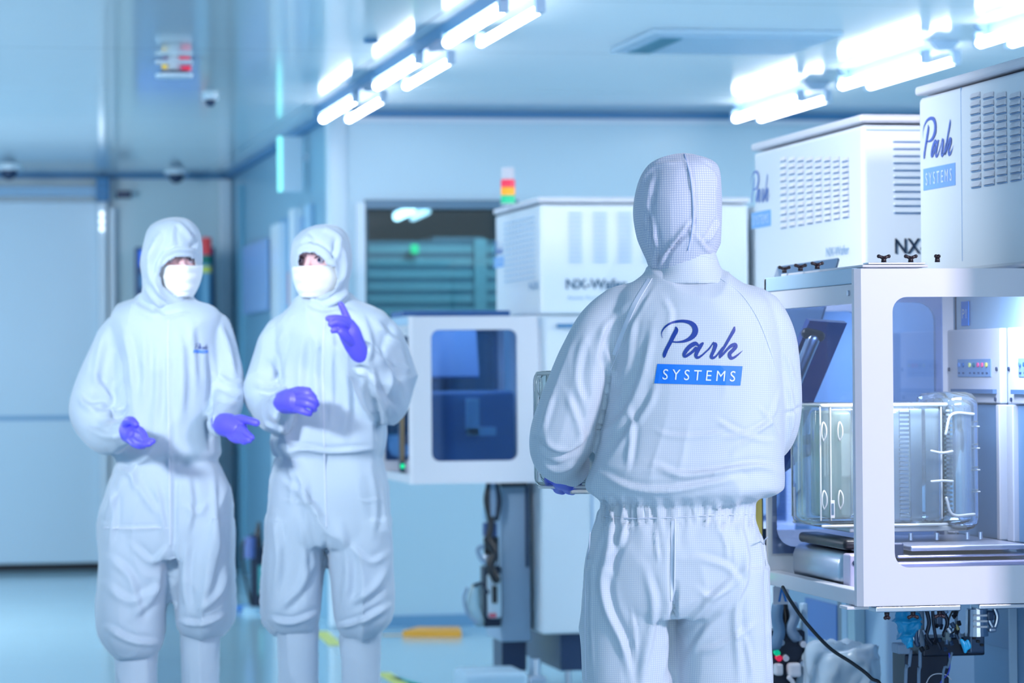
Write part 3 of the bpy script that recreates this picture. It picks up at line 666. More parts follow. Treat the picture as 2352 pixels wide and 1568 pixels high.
# tool face behind the near enclosure: load ports, label
fx = 2.50
MB().box((fx+.002, 6.36, .9), (fx+.06, 7.56, 1.551), .002).build('load_port_wall', pale, t3)
a = hx(2195, 800, fx)[1]
MB().box((fx-.0, a-.003, .9), (fx+.004, a+.003, 1.55)).build('panel_joint', darkb, t3)
y_a, y_b = hx(2210, 740, fx)[1], hx(2227, 740, fx)[1]; zt = hx(2218, 692, fx)[2]; zb = hx(2218, 748, fx)[2]
MB().box((fx-.003, y_b, zb), (fx+.0, y_a, zt), .001).build('port_label', mat('port_label_blue', (20, 130, 232), .4), t3)
m = MB(); lettering(m, 'P1', lambda u, v: (fx-.0042, y_a-.012-(y_a-y_b-.024)*u, zb+.018+.022*v)); m.build('port_lettering', lite, t3)
def load_port(yl, label):
    """SEMI load port face: body, indicator panel, opening, frame screws; yl = far edge"""
    lp = empty('load_port', (fx-.02, yl-.2, .9), label, 'load port')
    yl = min(yl, 7.478); yr = max(yl-.38, 6.765)
    MB().box((fx-.02, yr, 1.245), (fx-.001, yl, 1.42), .004).build('face_plate', white, lp)
    MB().box((fx-.022, yr+.06, 1.307), (fx-.0202, yl-.08, 1.349), .0005).build('indicator_panel', mat('indicator_grey', (130, 166, 215), .4), lp)
    cols = [(90, 130, 190), (40, 90, 150), (190, 200, 130), (40, 100, 120), (205, 80, 140), (215, 90, 140), (200, 200, 110)]
    for k, c in enumerate(cols):
        yy_ = yl-.095-k*.030-(.02 if k > 1 else 0)
        MB().cyl((fx-.026, yy_, 1.335), (fx-.0225, yy_, 1.335), .0055, 10).build('status_lamp', mat('status_%d' % k, c, .4, emit=.25), lp)
        MB().box((fx-.0235, yy_-.006, 1.314), (fx-.0225, yy_+.006, 1.318)).build('lamp_mark', mat('mark_navy', (50, 80, 130), .5), lp)
    MB().box((fx-.012, yr+.024, .93), (fx-.001, yl-.047, 1.243), .002).build('door_opening', mat('port_grey_blue', (110, 150, 192), .4), lp)
    MB().box((fx-.030, yr+.024, 1.268), (fx-.0205, yl-.05, 1.278)).build('opening_rail', mat('rail_dark', (84, 120, 168), .4), lp)
    for (ya_, yb_) in ((yl-.045, yl-.002), (yr, yr+.022)): MB().box((fx-.024, ya_, .93), (fx-.001, yb_, 1.243), .003).build('side_post', white, lp)
    for (yy_, z) in ((yl-.015, 1.325), (yr+.02, 1.325), (yl-.03, 1.255), (yr+.03, 1.255)): MB().cyl((fx-.0235, yy_, z), (fx-.0205, yy_, z), .005, 10).build('screw', darkb, lp)
load_port(hx(2190, 800, fx)[1], 'load port face with a strip of coloured lamps right of the clear carrier')
load_port(hx(2332, 800, fx)[1], 'second load port face cut by the right edge of the photo')
# plates carrying the pod
pl = empty('load_port_stage', (2.35, 7.0, .9), 'silver load port stage plates with pins under the clear carrier', 'stage')
def slab(px0, px1, yf, yb, py0, py1, name, m, r=.004):
    a = hy(px0, py1, yf); b = hy(px1, py0, yf)
    return MB().box((a[0], yf, a[2]), (min(b[0], fx-.03), yb, b[2]), r).build(name, m, pl)
slab(2092, 2500, 6.90, 7.35, 1246, 1266, 'upper_plate', alu)
slab(2062, 2500, 6.905, 7.3, 1267, 1282, 'lower_plate', alu)
slab(2040, 2500, 6.88, 7.40, 1283, 1312, 'base_plate', mat('lavender_metal', (196, 190, 226), .35, .3))
slab(2040, 2076, 6.91, 6.98, 1246, 1278, 'rear_block', darkb)
for (px_, py_) in ((2092, 1241), (2252, 1234), (2152, 1243), (2222, 1243)):
    q = hy(px_, py_, 7.0); zb = hy(2100, 1246, 6.90)[2]
    MB().cyl((q[0], 7.0, zb), (q[0], 7.0, zb+.016), .005, 10).build('locating_pin', steel, pl)
dr = empty('silver_drum', (2.06, 7.15, EZ0+.02), 'rounded silver housing with a black cover in the left corner of the nearest enclosure', 'machine housing')
MB().box((2.064, 6.99, EZ0+.013), (2.13, 7.42, .918), .03).build('housing', steel, dr, smooth=True)
MB().box((2.066, 6.93, EZ0+.013), (2.12, 6.985, .914), .004).build('front_post', mat('pinkish_metal', (216, 208, 232), .4, .3), dr)
MB().cyl((2.078, 6.925, .895), (2.078, 6.931, .895), .006).build('screw', darkb, dr)
MB().box((2.070, 6.99, .920), (2.125, 7.37, .944), .010).build('black_cover', dark, dr, smooth=True)

# operator monitors beyond the enclosure
def screen_slab(c4, d4, th, m, name, parent):
    P = [hd(*c, d) for c, d in zip(c4, d4)]; n = np.cross(P[1]-P[0], P[3]-P[0]); n /= np.linalg.norm(n)
    mb = MB(); mb.add(P+[p+n*th for p in P], [(0, 1, 2, 3), (7, 6, 5, 4), (0, 4, 5, 1), (1, 5, 6, 2), (2, 6, 7, 3), (3, 7, 4, 0)]); return mb.build(name, m, parent)
mn = empty('touch_monitor', hd(1800, 1060, 8.1), 'tall tilted dark blue touch monitor on an arm behind the standing person', 'monitor')
scr = mat('monitor_navy', (38, 66, 132), .18)
screen_slab([(1860, 736), (1946, 742), (1803, 1078), (1716, 1072)], [7.86, 7.9, 7.96, 7.92], .02, scr, 'screen', mn)
MB().tube([hd(1868, 778, 7.80), hd(1838, 850, 7.82), hd(1802, 940, 7.86)], .017, 12).build('arm_tube', steel, mn, smooth=True)
MB().tube([hd(1853, 765, 7.80), hd(1882, 772, 7.80)], .014, 10).build('arm_joint', dark, mn)
m = MB(); m.tube([hd(1690, 1070, 7.98), hd(1740, 1068, 8.0), hd(1790, 1060, 8.03), hd(1825, 1040, 8.05), hd(1862, 1028, 8.05), hd(1885, 1032, 8.06)], [.03, .03, .03, .022, .02, .02], 12); m.build('pivot_arm', mat('arm_slate', (84, 112, 160), .4), mn, smooth=True)
m = MB(); m.tube([hd(1852, 1010, 8.04), hd(1878, 1006, 8.04)], .014, 10); m.build('pivot_clamp', darkb, mn)
q = hd(1690, 1070, 7.98); MB().cyl((q[0], q[1], .0), (q[0], q[1], q[2]), .025).cyl((q[0], q[1], 0), (q[0], q[1], .02), .12, 24).build('stand', darkb, mn)
mp = empty('lid_monitor', hd(1840, 850, 8.22), 'dark slate monitor whose top rises above the nearest enclosure', 'monitor')
screen_slab([(1785, 612), (1925, 592), (1838, 905), (1690, 900)], [8.32, 8.28, 8.24, 8.30], .022, mat('monitor_slate', (62, 98, 134), .35), 'screen', mp)
q = hd(1610, 880, 8.32); MB().tube([hd(1610, 880, 8.32), hd(1700, 860, 8.34)], .015, 8).build('arm', darkb, mp); MB().cyl((q[0], q[1], 0), (q[0], q[1], q[2]), .02).cyl((q[0], q[1], 0), (q[0], q[1], .02), .1, 24).build('stand', darkb, mp)
a = hd(1707, 648, 8.4)
T(MB().box(a-[.012, .01, .004], a+[.012, .01, .006]).build('yellow_tag', mat('tag_yellow', (232, 232, 90), .5)), 'tiny yellow tag by the shoulder of the standing person', 'tag') if False else None

# ================================================================ clear wafer carriers
clear_m = glassy('clear_polycarbonate', (248, 253, 253), .04, diff=.10, diff_col=(235, 248, 252), ior=1.22)
clear_edge = glassy('clear_polycarbonate_edge', (246, 252, 252), .06, diff=.6, diff_col=(252, 255, 255), ior=1.2)
comb_m = glassy('frosted_comb', (222, 236, 248), .01, diff=.62, diff_col=(232, 244, 254), ior=1.15)
liner_m = glassy('greenish_liner', (222, 236, 224), .02, diff=.4, diff_col=(222, 238, 228), ior=1.15)
def pod(o, ex, ey, w, h, dep, label):
    """clear front-opening box: o = lower near-left corner, ex = along its length (shell to lid), ey = across, z up"""
    o, ex, ey = map(lambda q: np.array(q, float), (o, ex, ey)); ez = np.array([0, 0, 1.0])
    c = o+ex*w/2+ey*dep/2
    p = empty('wafer_carrier', c-ez*0+np.array([0, 0, 0]), label, 'wafer carrier')
    def M_(u, v, z): return o+ex*u+ey*v+ez*z
    def rb(a, b, r, name, m, smooth=True):
        mb = MB().box(a, b, r); mb.v = [tuple(M_(*q)) for q in mb.v]; return mb.build(name, m, p, smooth=smooth)
    u1 = w*.79
    rb((0, .01, .012), (u1, dep-.01, h*.93), .02, 'shell', clear_m)
    rb((.012, .022, .022), (u1-.004, dep-.022, h*.91), .018, 'inner_wall', clear_m)
    rb((u1, 0, 0), (w, dep, h), .028, 'lid', clear_m); rb((u1+.012, .012, .014), (w-.012, dep-.012, h-.014), .024, 'lid_inner', clear_m)
    e = MB(); 
    def bar(a, b, r=.003):
        e.tube([M_(*a), (M_(*a)+M_(*b))/2, M_(*b)], r, 8)
    for v in (.01, dep-.01):                       # bright moulded rims and ribs
        bar((0.01, v, h*.93-.006), (u1, v, h*.93-.006), .0045); bar((.01, v, .016), (u1, v, .016), .0035)
        for u in (.006, .03, u1*.32, u1*.5, u1-.012): bar((u, v, .03), (u, v, h*.9), .0022)
        for z in (.09, .14, .19, .24): bar((w-.02, v, z*h/.32), (w-.002, v, z*h/.32), .0018)
    bar((.01, .01, h*.93-.006), (.01, dep-.01, h*.93-.006), .004)
    e.build('rim', clear_edge, p, smooth=True)
    hd_ = MB()
    for v in (-.002,):
        for (z0, z1) in ((h*.84, h*.70), (h*.12, h*.24)):
            hd_.tube([M_(w-.02, v, z0), M_(u1+.01, v, z0), M_(u1-.005, v, z1)], .0035, 8)
        hd_.tube([M_(u1-.04, v, h*.58), M_(u1-.015, v, h*.565), M_(u1+.01, v, h*.575)], .003, 8)
        hd_.tube([M_(u1-.04, v, h*.36), M_(u1-.015, v, h*.365), M_(u1+.01, v, h*.36)], .003, 8)
    hd_.build('latch_arm', clear_edge, p, smooth=True)
    lt = MB()
    for u in (.012, .05):
        for z0 in (.055, .21):
            q = [M_(u, 0.004, z0), M_(u-.005, .0, z0+.012), M_(u-.005, .0, z0+.03), M_(u, .004, z0+.042), M_(u+.005, 0, z0+.03), M_(u+.005, 0, z0+.012), M_(u, .004, z0)]
            lt.tube(q, .0018, 6, 4)
    lt.build('moulded_loops', clear_edge, p, smooth=True)
    cm = MB(); sp = MB()
    for (ua, ub) in ((.135, .165), (.20, .222), (w-.075, w-.06)):
        for k in range(25):
            z = .035+k*(h*.86-.035)/24
            mb = MB().box((ua, .029, z), (ub, .10, z+.0045)); cm.add([M_(*q) for q in mb.v], mb.f)
    cm.build('slot_comb', mat('comb_teeth', (236, 246, 254), .4), p)
    for (ua, ub) in ((.095, .132), (.168, .198), (.225, .252), (.26, u1-.012)):
        mb = MB().box((ua, .028, .025), (ub, .032, h*.88), .0015); sp.add([M_(*q) for q in mb.v], mb.f)
    sp.build('cassette_panel', comb_m, p)
    rb((.042, .035, .03), (.088, dep-.035, h*.87), .01, 'inner_liner', liner_m)
    rb((.026, -.0, .035), (.036, .0015, .075), .0005, 'paper_tag', white, False)
    rb((.028, -.001, .042), (.034, -.0002, .068), .0003, 'tag_print', mat('tag_grey', (90, 120, 140), .5), False)
    bs = MB(); mb = MB().box((u1*.25, .02, 0), (w-.03, dep-.02, .012), .003); bs.add([M_(*q) for q in mb.v], mb.f); bs.build('base_rail', clear_edge, p)
    return p
a = hy(1884, 1212, 7.03)
zpl = hy(2100, 1246, 6.90)[2]+.0015
pod((a[0], 7.035, zpl+.015), (1, 0, 0), (0, 1, 0), .385, hy(1884, 906, 7.03)[2]-zpl-.012, .26, 'large clear wafer carrier standing on silver plates inside the nearest enclosure')
# feet of the carrier
# ================================================================ people
def s_at(d): return d/F
def loft(rings, D, n=56, ex=2.5, cap=True):
    """rings [py, xl, xr, depth_half, depth_off] traced at depth D"""
    V = []; Fc = []
    A = np.array(rings, float)
    t = np.arange(len(A)); tt = np.linspace(0, len(A)-1, (len(A)-1)*5+1); P = catmull(A, 5)
    for (py, xl, xr, dh, do) in P:
        c = hd((xl+xr)/2, py, D+do); a = max((xr-xl)/2, .5)*s_at(D)
        for j in range(n):
            th = 2*math.pi*j/n; cu, su = math.cos(th), math.sin(th)
            V.append(c + RGT*a*np.sign(cu)*abs(cu)**(2/ex) + np.array([sy_, cy_, 0])*max(dh, .002)*np.sign(su)*abs(su)**(2/ex))
    m = len(P)
    for i in range(m-1):
        for j in range(n): Fc.append((i*n+j, i*n+(j+1) % n, (i+1)*n+(j+1) % n, (i+1)*n+j))
    Fc += [tuple(range(n-1, -1, -1)), tuple(range((m-1)*n, m*n))]
    return V, Fc
def limb(pts, D, n=28, k=7, flat=None):
    """pts [(px, py, depth_off, r_px)]"""
    P = catmull([list(hd(p[0], p[1], D+p[2])) + [p[3]*s_at(D)] for p in pts], k)
    return tube_geo(P[:, :3], P[:, 3], n, flat=flat)
def limb_m(pts, D, n=20, k=6, flat=None):
    P = catmull([list(hd(p[0], p[1], D+p[2])) + [p[3]] for p in pts], k)
    return tube_geo(P[:, :3], P[:, 3], n, flat=flat)
def remesh(prims, voxel, smooth=6, factor=.6):
    mb = MB()
    for V, Fc in prims: mb.add(V, Fc)
    me = bpy.data.meshes.new('remesh_source'); me.from_pydata(mb.v, [], mb.f); me.update()
    bm = bmesh.new(); bm.from_mesh(me)
    bmesh.ops.triangulate(bm, faces=[f for f in bm.faces if len(f.verts) > 4]); bmesh.ops.recalc_face_normals(bm, faces=bm.faces[:]); bm.to_mesh(me); bm.free()
    o = bpy.data.objects.new('remesh_source', me); C.objects.link(o)
    r = o.modifiers.new('r', 'REMESH'); r.mode = 'VOXEL'; r.voxel_size = voxel
    if smooth: s = o.modifiers.new('s', 'SMOOTH'); s.iterations = smooth; s.factor = factor
    dg = bpy.context.evaluated_depsgraph_get(); ev = o.evaluated_get(dg); m2 = ev.to_mesh()
    n = len(m2.vertices); V = np.empty(n*3, np.float32); m2.vertices.foreach_get('co', V); V = V.reshape(-1, 3).astype(float)
    Nn = np.empty(n*3, np.float32); m2.vertices.foreach_get('normal', Nn); Nn = Nn.reshape(-1, 3).astype(float)
    Fc = [tuple(p.vertices) for p in m2.polygons]; ev.to_mesh_clear(); bpy.data.objects.remove(o)
    return V, Nn, Fc
def normals(V, Fc):
    A = np.array([f if len(f) == 4 else (*f, f[-1]) for f in Fc]); n = np.cross(V[A[:, 2]]-V[A[:, 0]], V[A[:, 3]]-V[A[:, 1]])
    z = np.linalg.norm(n, axis=1) < 1e-14; 
    if z.any(): n[z] = np.cross(V[A[z, 1]]-V[A[z, 0]], V[A[z, 2]]-V[A[z, 0]])
    N = np.zeros_like(V)
    for k in range(4): np.add.at(N, A[:, k], n)
    return N/(np.linalg.norm(N, axis=1)[:, None]+1e-12)
_rs = np.random.RandomState(3); _tab = _rs.rand(4096)
def vnoise(P):
    """value noise, vectorised, 0..1"""
    Pi = np.floor(P).astype(int); Pf = P-Pi; w = Pf*Pf*(3-2*Pf); out = 0
    for dx in (0, 1):
        for dy in (0, 1):
            for dz in (0, 1):
                h = (((Pi[:, 0]+dx)*73856093) ^ ((Pi[:, 1]+dy)*19349663) ^ ((Pi[:, 2]+dz)*83492791)) & 4095
                out = out + _tab[h]*(w[:, 0] if dx else 1-w[:, 0])*(w[:, 1] if dy else 1-w[:, 1])*(w[:, 2] if dz else 1-w[:, 2])
    return out
def body_frame(V):
    """coordinates in the wearer's frame: across, depth, up"""
    return np.stack([V@RGT, V@np.array([sy_, cy_, 0]), V[:, 2]], 1)
def drape(V, N, amp=.004, seed=0, sc=(7, 5, 2.4)):
    B = body_frame(V)+seed*3.7
    q = vnoise(B*3)*.12
    B2 = B+np.stack([q, q, q*0], 1)
    r1 = 1-np.abs(2*vnoise(B2*np.array(sc))-1); r2 = 1-np.abs(2*vnoise((B2+5)*np.array(sc)*2.3)-1)
    lo = vnoise(B*np.array([4, 4, 3.])) 
    return V + N*(amp*((r1**6)*2.0-.5) + amp*.5*(r2**5-.3) + amp*.6*(lo-.5))[:, None]
AMP = 1.5
def creases(V, N, lines, facing=-1, wk=.62, ak=1.0):
    """lines: [[(px, py)...], amp_mm, width_px, asym]; ridges and valleys pressed into the cloth on the side facing the viewer"""
    Q = proj(V); vis = np.clip((N@FWD)*facing*3, 0, 1) if facing else 1
    d_ = np.zeros(len(V))
    for L_ in lines:
        pts, amp, wd = L_[0], L_[1]/1000*AMP*ak, L_[2]*wk; asym = L_[3] if len(L_) > 3 else .6
        P = catmull([list(map(float, p)) for p in pts], 6); seg = np.linalg.norm(np.diff(P, axis=0), axis=1); tot = seg.sum(); acc = 0
        lo = P.min(0)-4*wd; hi = P.max(0)+4*wd
        idx = np.where((Q[:, 0] > lo[0]) & (Q[:, 0] < hi[0]) & (Q[:, 1] > lo[1]) & (Q[:, 1] < hi[1]))[0]
        if not len(idx): continue
        q = Q[idx]; best = np.full(len(idx), 1e9); sgn = np.zeros(len(idx)); par = np.zeros(len(idx))
        for i in range(len(P)-1):
            a, b = P[i], P[i+1]; ab = b-a; l2 = ab@ab+1e-9; t = np.clip(((q-a)@ab)/l2, 0, 1); pr = a+t[:, None]*ab
            dd_ = np.linalg.norm(q-pr, axis=1); m = dd_ < best
            best[m] = dd_[m]; sgn[m] = ((q-a)[m, 0]*ab[1]-(q-a)[m, 1]*ab[0])/math.sqrt(l2); par[m] = (acc+t[m]*seg[i])/tot; acc += seg[i]
        sg = np.sign(sgn)*best; tap = np.clip(np.sin(np.pi*np.clip(par, .04, .96))*1.6, 0, 1)
        prof = np.exp(-(sg/wd)**2) - asym*np.exp(-((sg-1.5*wd)/wd)**2)
        d_[idx] += amp*prof*tap
    return V + N*(d_*vis)[:, None]
def finish(name, V, Fc, m, parent, smooth=True, uv=True):
    base = np.array(world_loc(parent)) if parent is not None else V.mean(0)
    me = bpy.data.meshes.new(name); me.from_pydata([tuple(p) for p in (V-base)], [], Fc); me.update()
    me.materials.append(m)
    if uv:
        B = body_frame(V); u = me.uv_layers.new(name='UVMap'); li = np.empty(len(me.loops), np.int32); me.loops.foreach_get('vertex_index', li)
        N = normals(V, Fc); side = np.abs(N@RGT) > .8
        uvs = np.stack([np.where(side, B[:, 1], B[:, 0]), B[:, 2]], 1)[li]; u.data.foreach_set('uv', uvs.astype(np.float32).ravel())
    o = bpy.data.objects.new(name, me); C.objects.link(o)
    if parent is not None: o.parent = parent
    else: o.location = Vector([float(x) for x in base])
    if smooth: me.polygons.foreach_set('use_smooth', [True]*len(me.polygons))
    return o
def bvh_of(V, Fc): return BVHTree.FromPolygons([tuple(p) for p in V], Fc)
def on_cloth(bvh, px, py, D, lift=.001):
    """first point of the garment met on the ray through the traced pixel"""
    r = ray(px, py); ln = np.linalg.norm(r); hit = bvh.ray_cast(Vector(EYEP+r*(D-1.0)), Vector(r/ln), 3.0)
    if hit[0] is None: return hd(px, py, D)-FWD*.12
    return np.array(hit[0]) - (r/ln)*lift
def seam(bvh, pts, D, r, name, m, parent, k=8):
    P = catmull([list(map(float, p)) for p in pts], k)
    Q = np.array([on_cloth(bvh, p[0], p[1], D, r*.1) for p in P])
    for _ in range(1): Q[1:-1] = (Q[:-2]+Q[1:-1]*2+Q[2:])/4
    V, Fc = tube_geo(Q, [r]*len(Q), 8); return MB().add(V, Fc).build(name, m, parent, smooth=True)
def strip(bvh, pts, D, w, name, m, parent, lift=.0015, k=8):
    """flat stitched tape laid on the cloth, w in px"""
    P = catmull([list(map(float, p)) for p in pts], k); t = np.gradient(P, axis=0); t /= np.linalg.norm(t, axis=1)[:, None]; nn = np.stack([-t[:, 1], t[:, 0]], 1)
    V = [on_cloth(bvh, *(P[i]+nn[i]*w*s), D, lift) for i in range(len(P)) for s in (-.5, 0, .5)]
    V2 = [v+FWD*.002 for v in V]; n = len(V)
    Fc = [(3*i+q, 3*i+q+1, 3*i+q+4, 3*i+q+3) for i in range(len(P)-1) for q in (0, 1)]
    mb = MB().add(V, Fc); return mb.build(name, m, parent, smooth=True)
def cloth_logo(bvh, D, parent, fn, lift=.0012):
    """fn maps zoom coordinates to traced pixels"""
    def g(x, y, l=lift): return on_cloth(bvh, *fn(x, y), D, l)
    script_geo(lambda x, y: g(x, y)).build('script_lettering', navy, parent)
    nx, ny = 24, 7; V = []
    for j in range(ny):
        for i in range(nx):
            s, t = i/(nx-1), j/(ny-1); tl, tr, br, bl = np.array((172, 1005)), np.array((1880, 1052)), np.array((1836, 1440)), np.array((110, 1395))
            q = (1-t)*((1-s)*tl+s*tr)+t*((1-s)*bl+s*br); V.append(g(*q))
    MB().add(V, [(j*nx+i, j*nx+i+1, (j+1)*nx+i+1, (j+1)*nx+i) for j in range(ny-1) for i in range(nx-1)]).build('name_plate_print', cyan, parent)
    lm = MB(); lettering(lm, 'S Y S T E M S', lambda u, v: g(272+1450*u+22*v, 1318-210*v+42*u, lift+.0012)); lm.build('plate_lettering', lite, parent)
def hand(name, D, palm, fingers, m, parent, voxel=.0022):
    prims = [limb_m(palm, D, 20)] + [limb_m(f, D, 12, 5) for f in fingers]
    V, N, Fc = remesh(prims, voxel, 3, .5)
    return finish(name, V, Fc, m, parent, uv=False)
def cut_hole(V, Fc, poly, D, front=-1):
    """open the hood: drop the faces on the viewer's side inside the traced outline"""
    Cn = np.array([V[list(f)].mean(0) for f in Fc]); Q = proj(Cn); inside = np.zeros(len(Q), bool); n = len(poly); j = n-1
    for i in range(n):
        xi, yi = poly[i]; xj, yj = poly[j]
        c = ((yi > Q[:, 1]) != (yj > Q[:, 1])) & (Q[:, 0] < (xj-xi)*(Q[:, 1]-yi)/(yj-yi+1e-9)+xi); inside ^= c; j = i
    dep = (Cn-EYEP)@FWD; inside &= dep < D
    return inside
def head_face(D, cx, cy, yawf, parent, mask_poly, hood_bvh=None):
    """head with brow, nose, sockets and eyes, turned by yawf (positive: towards image right)"""
    s = s_at(D); c = hd(cx, cy, D+.006); fw = np.array([-sy_, -cy_, 0])*math.cos(yawf)+RGT*math.sin(yawf); rt = np.cross(np.array([0, 0, 1.]), fw); up = np.array([0, 0, 1.])
    def E(off, rad, n=16):
        V = []; Fc = []
        for i in range(n+1):
            a = math.pi*i/n
            for j in range(2*n):
                b = math.pi*j/n; q = (rad[0]*math.sin(a)*math.cos(b), rad[1]*math.sin(a)*math.sin(b), rad[2]*math.cos(a))
                V.append(c+rt*(off[0]+q[0])+fw*(off[1]+q[1])+up*(off[2]+q[2]))
        for i in range(n):
            for j in range(2*n): Fc.append((i*2*n+j, i*2*n+(j+1) % (2*n), (i+1)*2*n+(j+1) % (2*n), (i+1)*2*n+j))
        return V, Fc
    def P(*o): return c+rt*o[0]+fw*o[1]+up*o[2]
    prims = [E((0, -.005, .02), (.073, .088, .09)), E((0, .022, -.045), (.052, .062, .062)), tube_geo(catmull([P(0, .080, .010), P(0, .090, -.012), P(0, .102, -.032)], 5), np.linspace(.008, .013, 11), 12),
             tube_geo(catmull([P(-.05, .062, .028), P(-.025, .078, .032), P(0, .08, .026), P(.025, .078, .032), P(.05, .062, .028)], 4), [.010]*17, 10),
             tube_geo(catmull([P(0, .0, -.06), P(0, -.005, -.14)], 4), [.05]*len(catmull([P(0, 0, 0), P(0, 0, 1)], 4)), 16),
             E((-.045, .045, -.03), (.022, .024, .018), 8), E((.045, .045, -.03), (.022, .024, .018), 8),
             E((-.072, -.005, -.01), (.01, .018, .03), 8), E((.072, -.005, -.01), (.01, .018, .03), 8), tube_geo(catmull([P(-.022, .082, -.062), P(0, .09, -.062), P(.022, .082, -.062)], 4), [.008]*9, 8)]
    V, N, Fc = remesh(prims, .0035, 4, .5)
    # eye sockets
    for q in (-1, 1):
        e = P(q*.031, .085, .008); d2 = ((V-e)**2).sum(1); V = V - np.outer(np.exp(-d2/.014**2)*.006, fw)
    hd_o = finish('body', V, Fc, skin_m, parent, uv=False); hd_o['label'] = 'skin of the head showing between hood and mask'
    for q in (-1, 1):
        ce = P(q*.031, .066, .006); m = MB(); V2, F2 = tube_geo(np.array([ce-fw*.0005, ce+fw*.0005]), [.0115, .0115], 16); m.add(V2, F2)
        ey = m.build('eye', mat('eye_white', (190, 190, 215), .3), hd_o, smooth=True)
        MB().cyl(ce+fw*.0095, ce+fw*.0126, .0062, 14, .005).build('iris', mat('iris_dark', (40, 50, 84), .2), hd_o)
        V2, F2 = tube_geo(catmull([P(q*.014, .087, .026), P(q*.03, .087, .032), P(q*.048, .074, .026)], 5), [.0032]*11, 8)
        MB().add(V2, F2).build('eyebrow', mat('brow_hair', (84, 66, 84), .8), hd_o, smooth=True)
        V2, F2 = tube_geo(catmull([P(q*.018, .0775, .012), P(q*.031, .082, .017), P(q*.045, .073, .011)], 5), [.0022]*11, 8)
        MB().add(V2, F2).build('eyelashes', mat('brow_hair', (0, 0, 0)), hd_o, smooth=True)
    # mask: pleated fabric cup standing off nose and chin
    nu, nv = 37, 31; V = []
    for j in range(nv):
        t = j/(nv-1); z = -.016-.084*t; wd = .077-.032*t**2.2
        for i in range(nu):
            q = 2*i/(nu-1)-1; x = wd*q; top = (.004*(1-abs(q))+.009*abs(q)**1.5)*(1-t)
            y = .034+(.088-.026*t**2.5)*(1-abs(q)**2.1)*(1-.10*(1-t)*min(1, abs(q)*3))
            y += .0022*math.sin(t*19)*(1-q*q)*(t < .9)
            V.append(P(x, y, z+top))
    Fm = [(j*nu+i, j*nu+i+1, (j+1)*nu+i+1, (j+1)*nu+i) for j in range(nv-1) for i in range(nu-1)]
    o = finish('face_mask', np.array(V), Fm, mask_m, parent, uv=False)
    md = o.modifiers.new('thickness', 'SOLIDIFY'); md.thickness = .002; md.offset = 0
    return hd_o, c, (rt, fw, up)
def boots(parent, D, legs, m):
    """legs: [(px at cuff, py cuff, half px, depth_off)]; shaft down to the floor with a foot"""
    for (x, y, hw, do, fwd_) in legs:
        top = hd(x, y, D+do); s = s_at(D); z0 = top[2]; base = np.array([top[0], top[1], 0.0]); f = np.array([sy_, cy_, 0])*fwd_
        P = [top+[0, 0, .04], top, base+[0, 0, z0*.55], base+[0, 0, .16]]; V1 = tube_geo(catmull(P, 6), np.interp(np.linspace(0, 3, 19), [0, 1, 2, 3], [hw*s*.96, hw*s, hw*s*.9, .052]), 24)
        V2 = tube_geo(catmull([base+[0, 0, .055]-f*.04, base+f*.06+[0, 0, .05], base+f*.19+[0, 0, .038]], 6), np.interp(np.linspace(0, 2, 13), [0, 1, 2], [.052, .048, .034]), 24)
        V3 = tube_geo(catmull([base+[0, 0, .18], base+[0, 0, .06]], 4), [.052]*5, 20)
        V, N, Fc = remesh([V1, V2, V3], .007, 5); V[:, 2] = np.maximum(V[:, 2], .0008)
        N = normals(V, Fc); V = drape(V, N, .0035, seed=x*.01, sc=(9, 9, 6)); V[:, 2] = np.maximum(V[:, 2], .0008)
        finish('boot', V, Fc, m, parent)
        MB().box(base+[-.05, -.09, 0], base+[.05, .09, .0006]) if False else None

# ---------------------------------------------------------------- the standing person, seen from behind
D = 6.6
pc = empty('person', (*hd(1556, 1150, D)[:2], 0), 'person in pale gridded cleanroom suit seen from behind, blue logo on the back', 'person')
torso = loft([[575, 1506, 1640, .055, -.0], [600, 1500, 1645, .062, 0], [626, 1484, 1662, .07, 0], [644, 1456, 1698, .08, 0], [668, 1420, 1745, .098, 0], [700, 1405, 1775, .115, 0], [760, 1396, 1790, .128, 0],
              [850, 1403, 1797, .135, 0], [950, 1390, 1803, .14, 0], [1050, 1366, 1803, .146, 0], [1105, 1345, 1803, .152, 0], [1128, 1350, 1797, .15, 0], [1144, 1376, 1760, .135, 0], [1152, 1384, 1738, .122, 0], [1158, 1386, 1730, .118, 0]], D, n=72)
hips = loft([[1140, 1390, 1722, .112, 0], [1150, 1378, 1734, .117, 0], [1188, 1370, 1736, .119, 0], [1215, 1360, 1745, .13, 0], [1262, 1347, 1757, .138, 0], [1330, 1341, 1766, .138, 0], [1385, 1340, 1770, .132, 0], [1412, 1345, 1765, .12, 0]], D, n=72)
legl = loft([[1300, 1342, 1553, .12, 0], [1400, 1337, 1551, .118, 0], [1480, 1336, 1550, .112, 0], [1568, 1336, 1553, .108, 0], [1750, 1345, 1550, .1, 0], [2000, 1365, 1535, .088, 0], [2120, 1385, 1525, .07, 0]], D)
legr = loft([[1300, 1552, 1767, .12, 0], [1400, 1551, 1771, .118, 0], [1480, 1552, 1775, .112, 0], [1568, 1552, 1779, .108, 0], [1750, 1560, 1770, .1, 0], [2000, 1580, 1752, .088, 0], [2120, 1600, 1735, .07, 0]], D)
arml = limb([(1484, 702, 0, 58), (1432, 718, 0, 64), (1388, 765, 0, 72), (1351, 840, 0, 76), (1319, 920, 0, 78), (1291, 1000, .01, 79), (1282, 1040, .05, 66), (1298, 1062, .13, 52), (1318, 1075, .24, 36)], D)
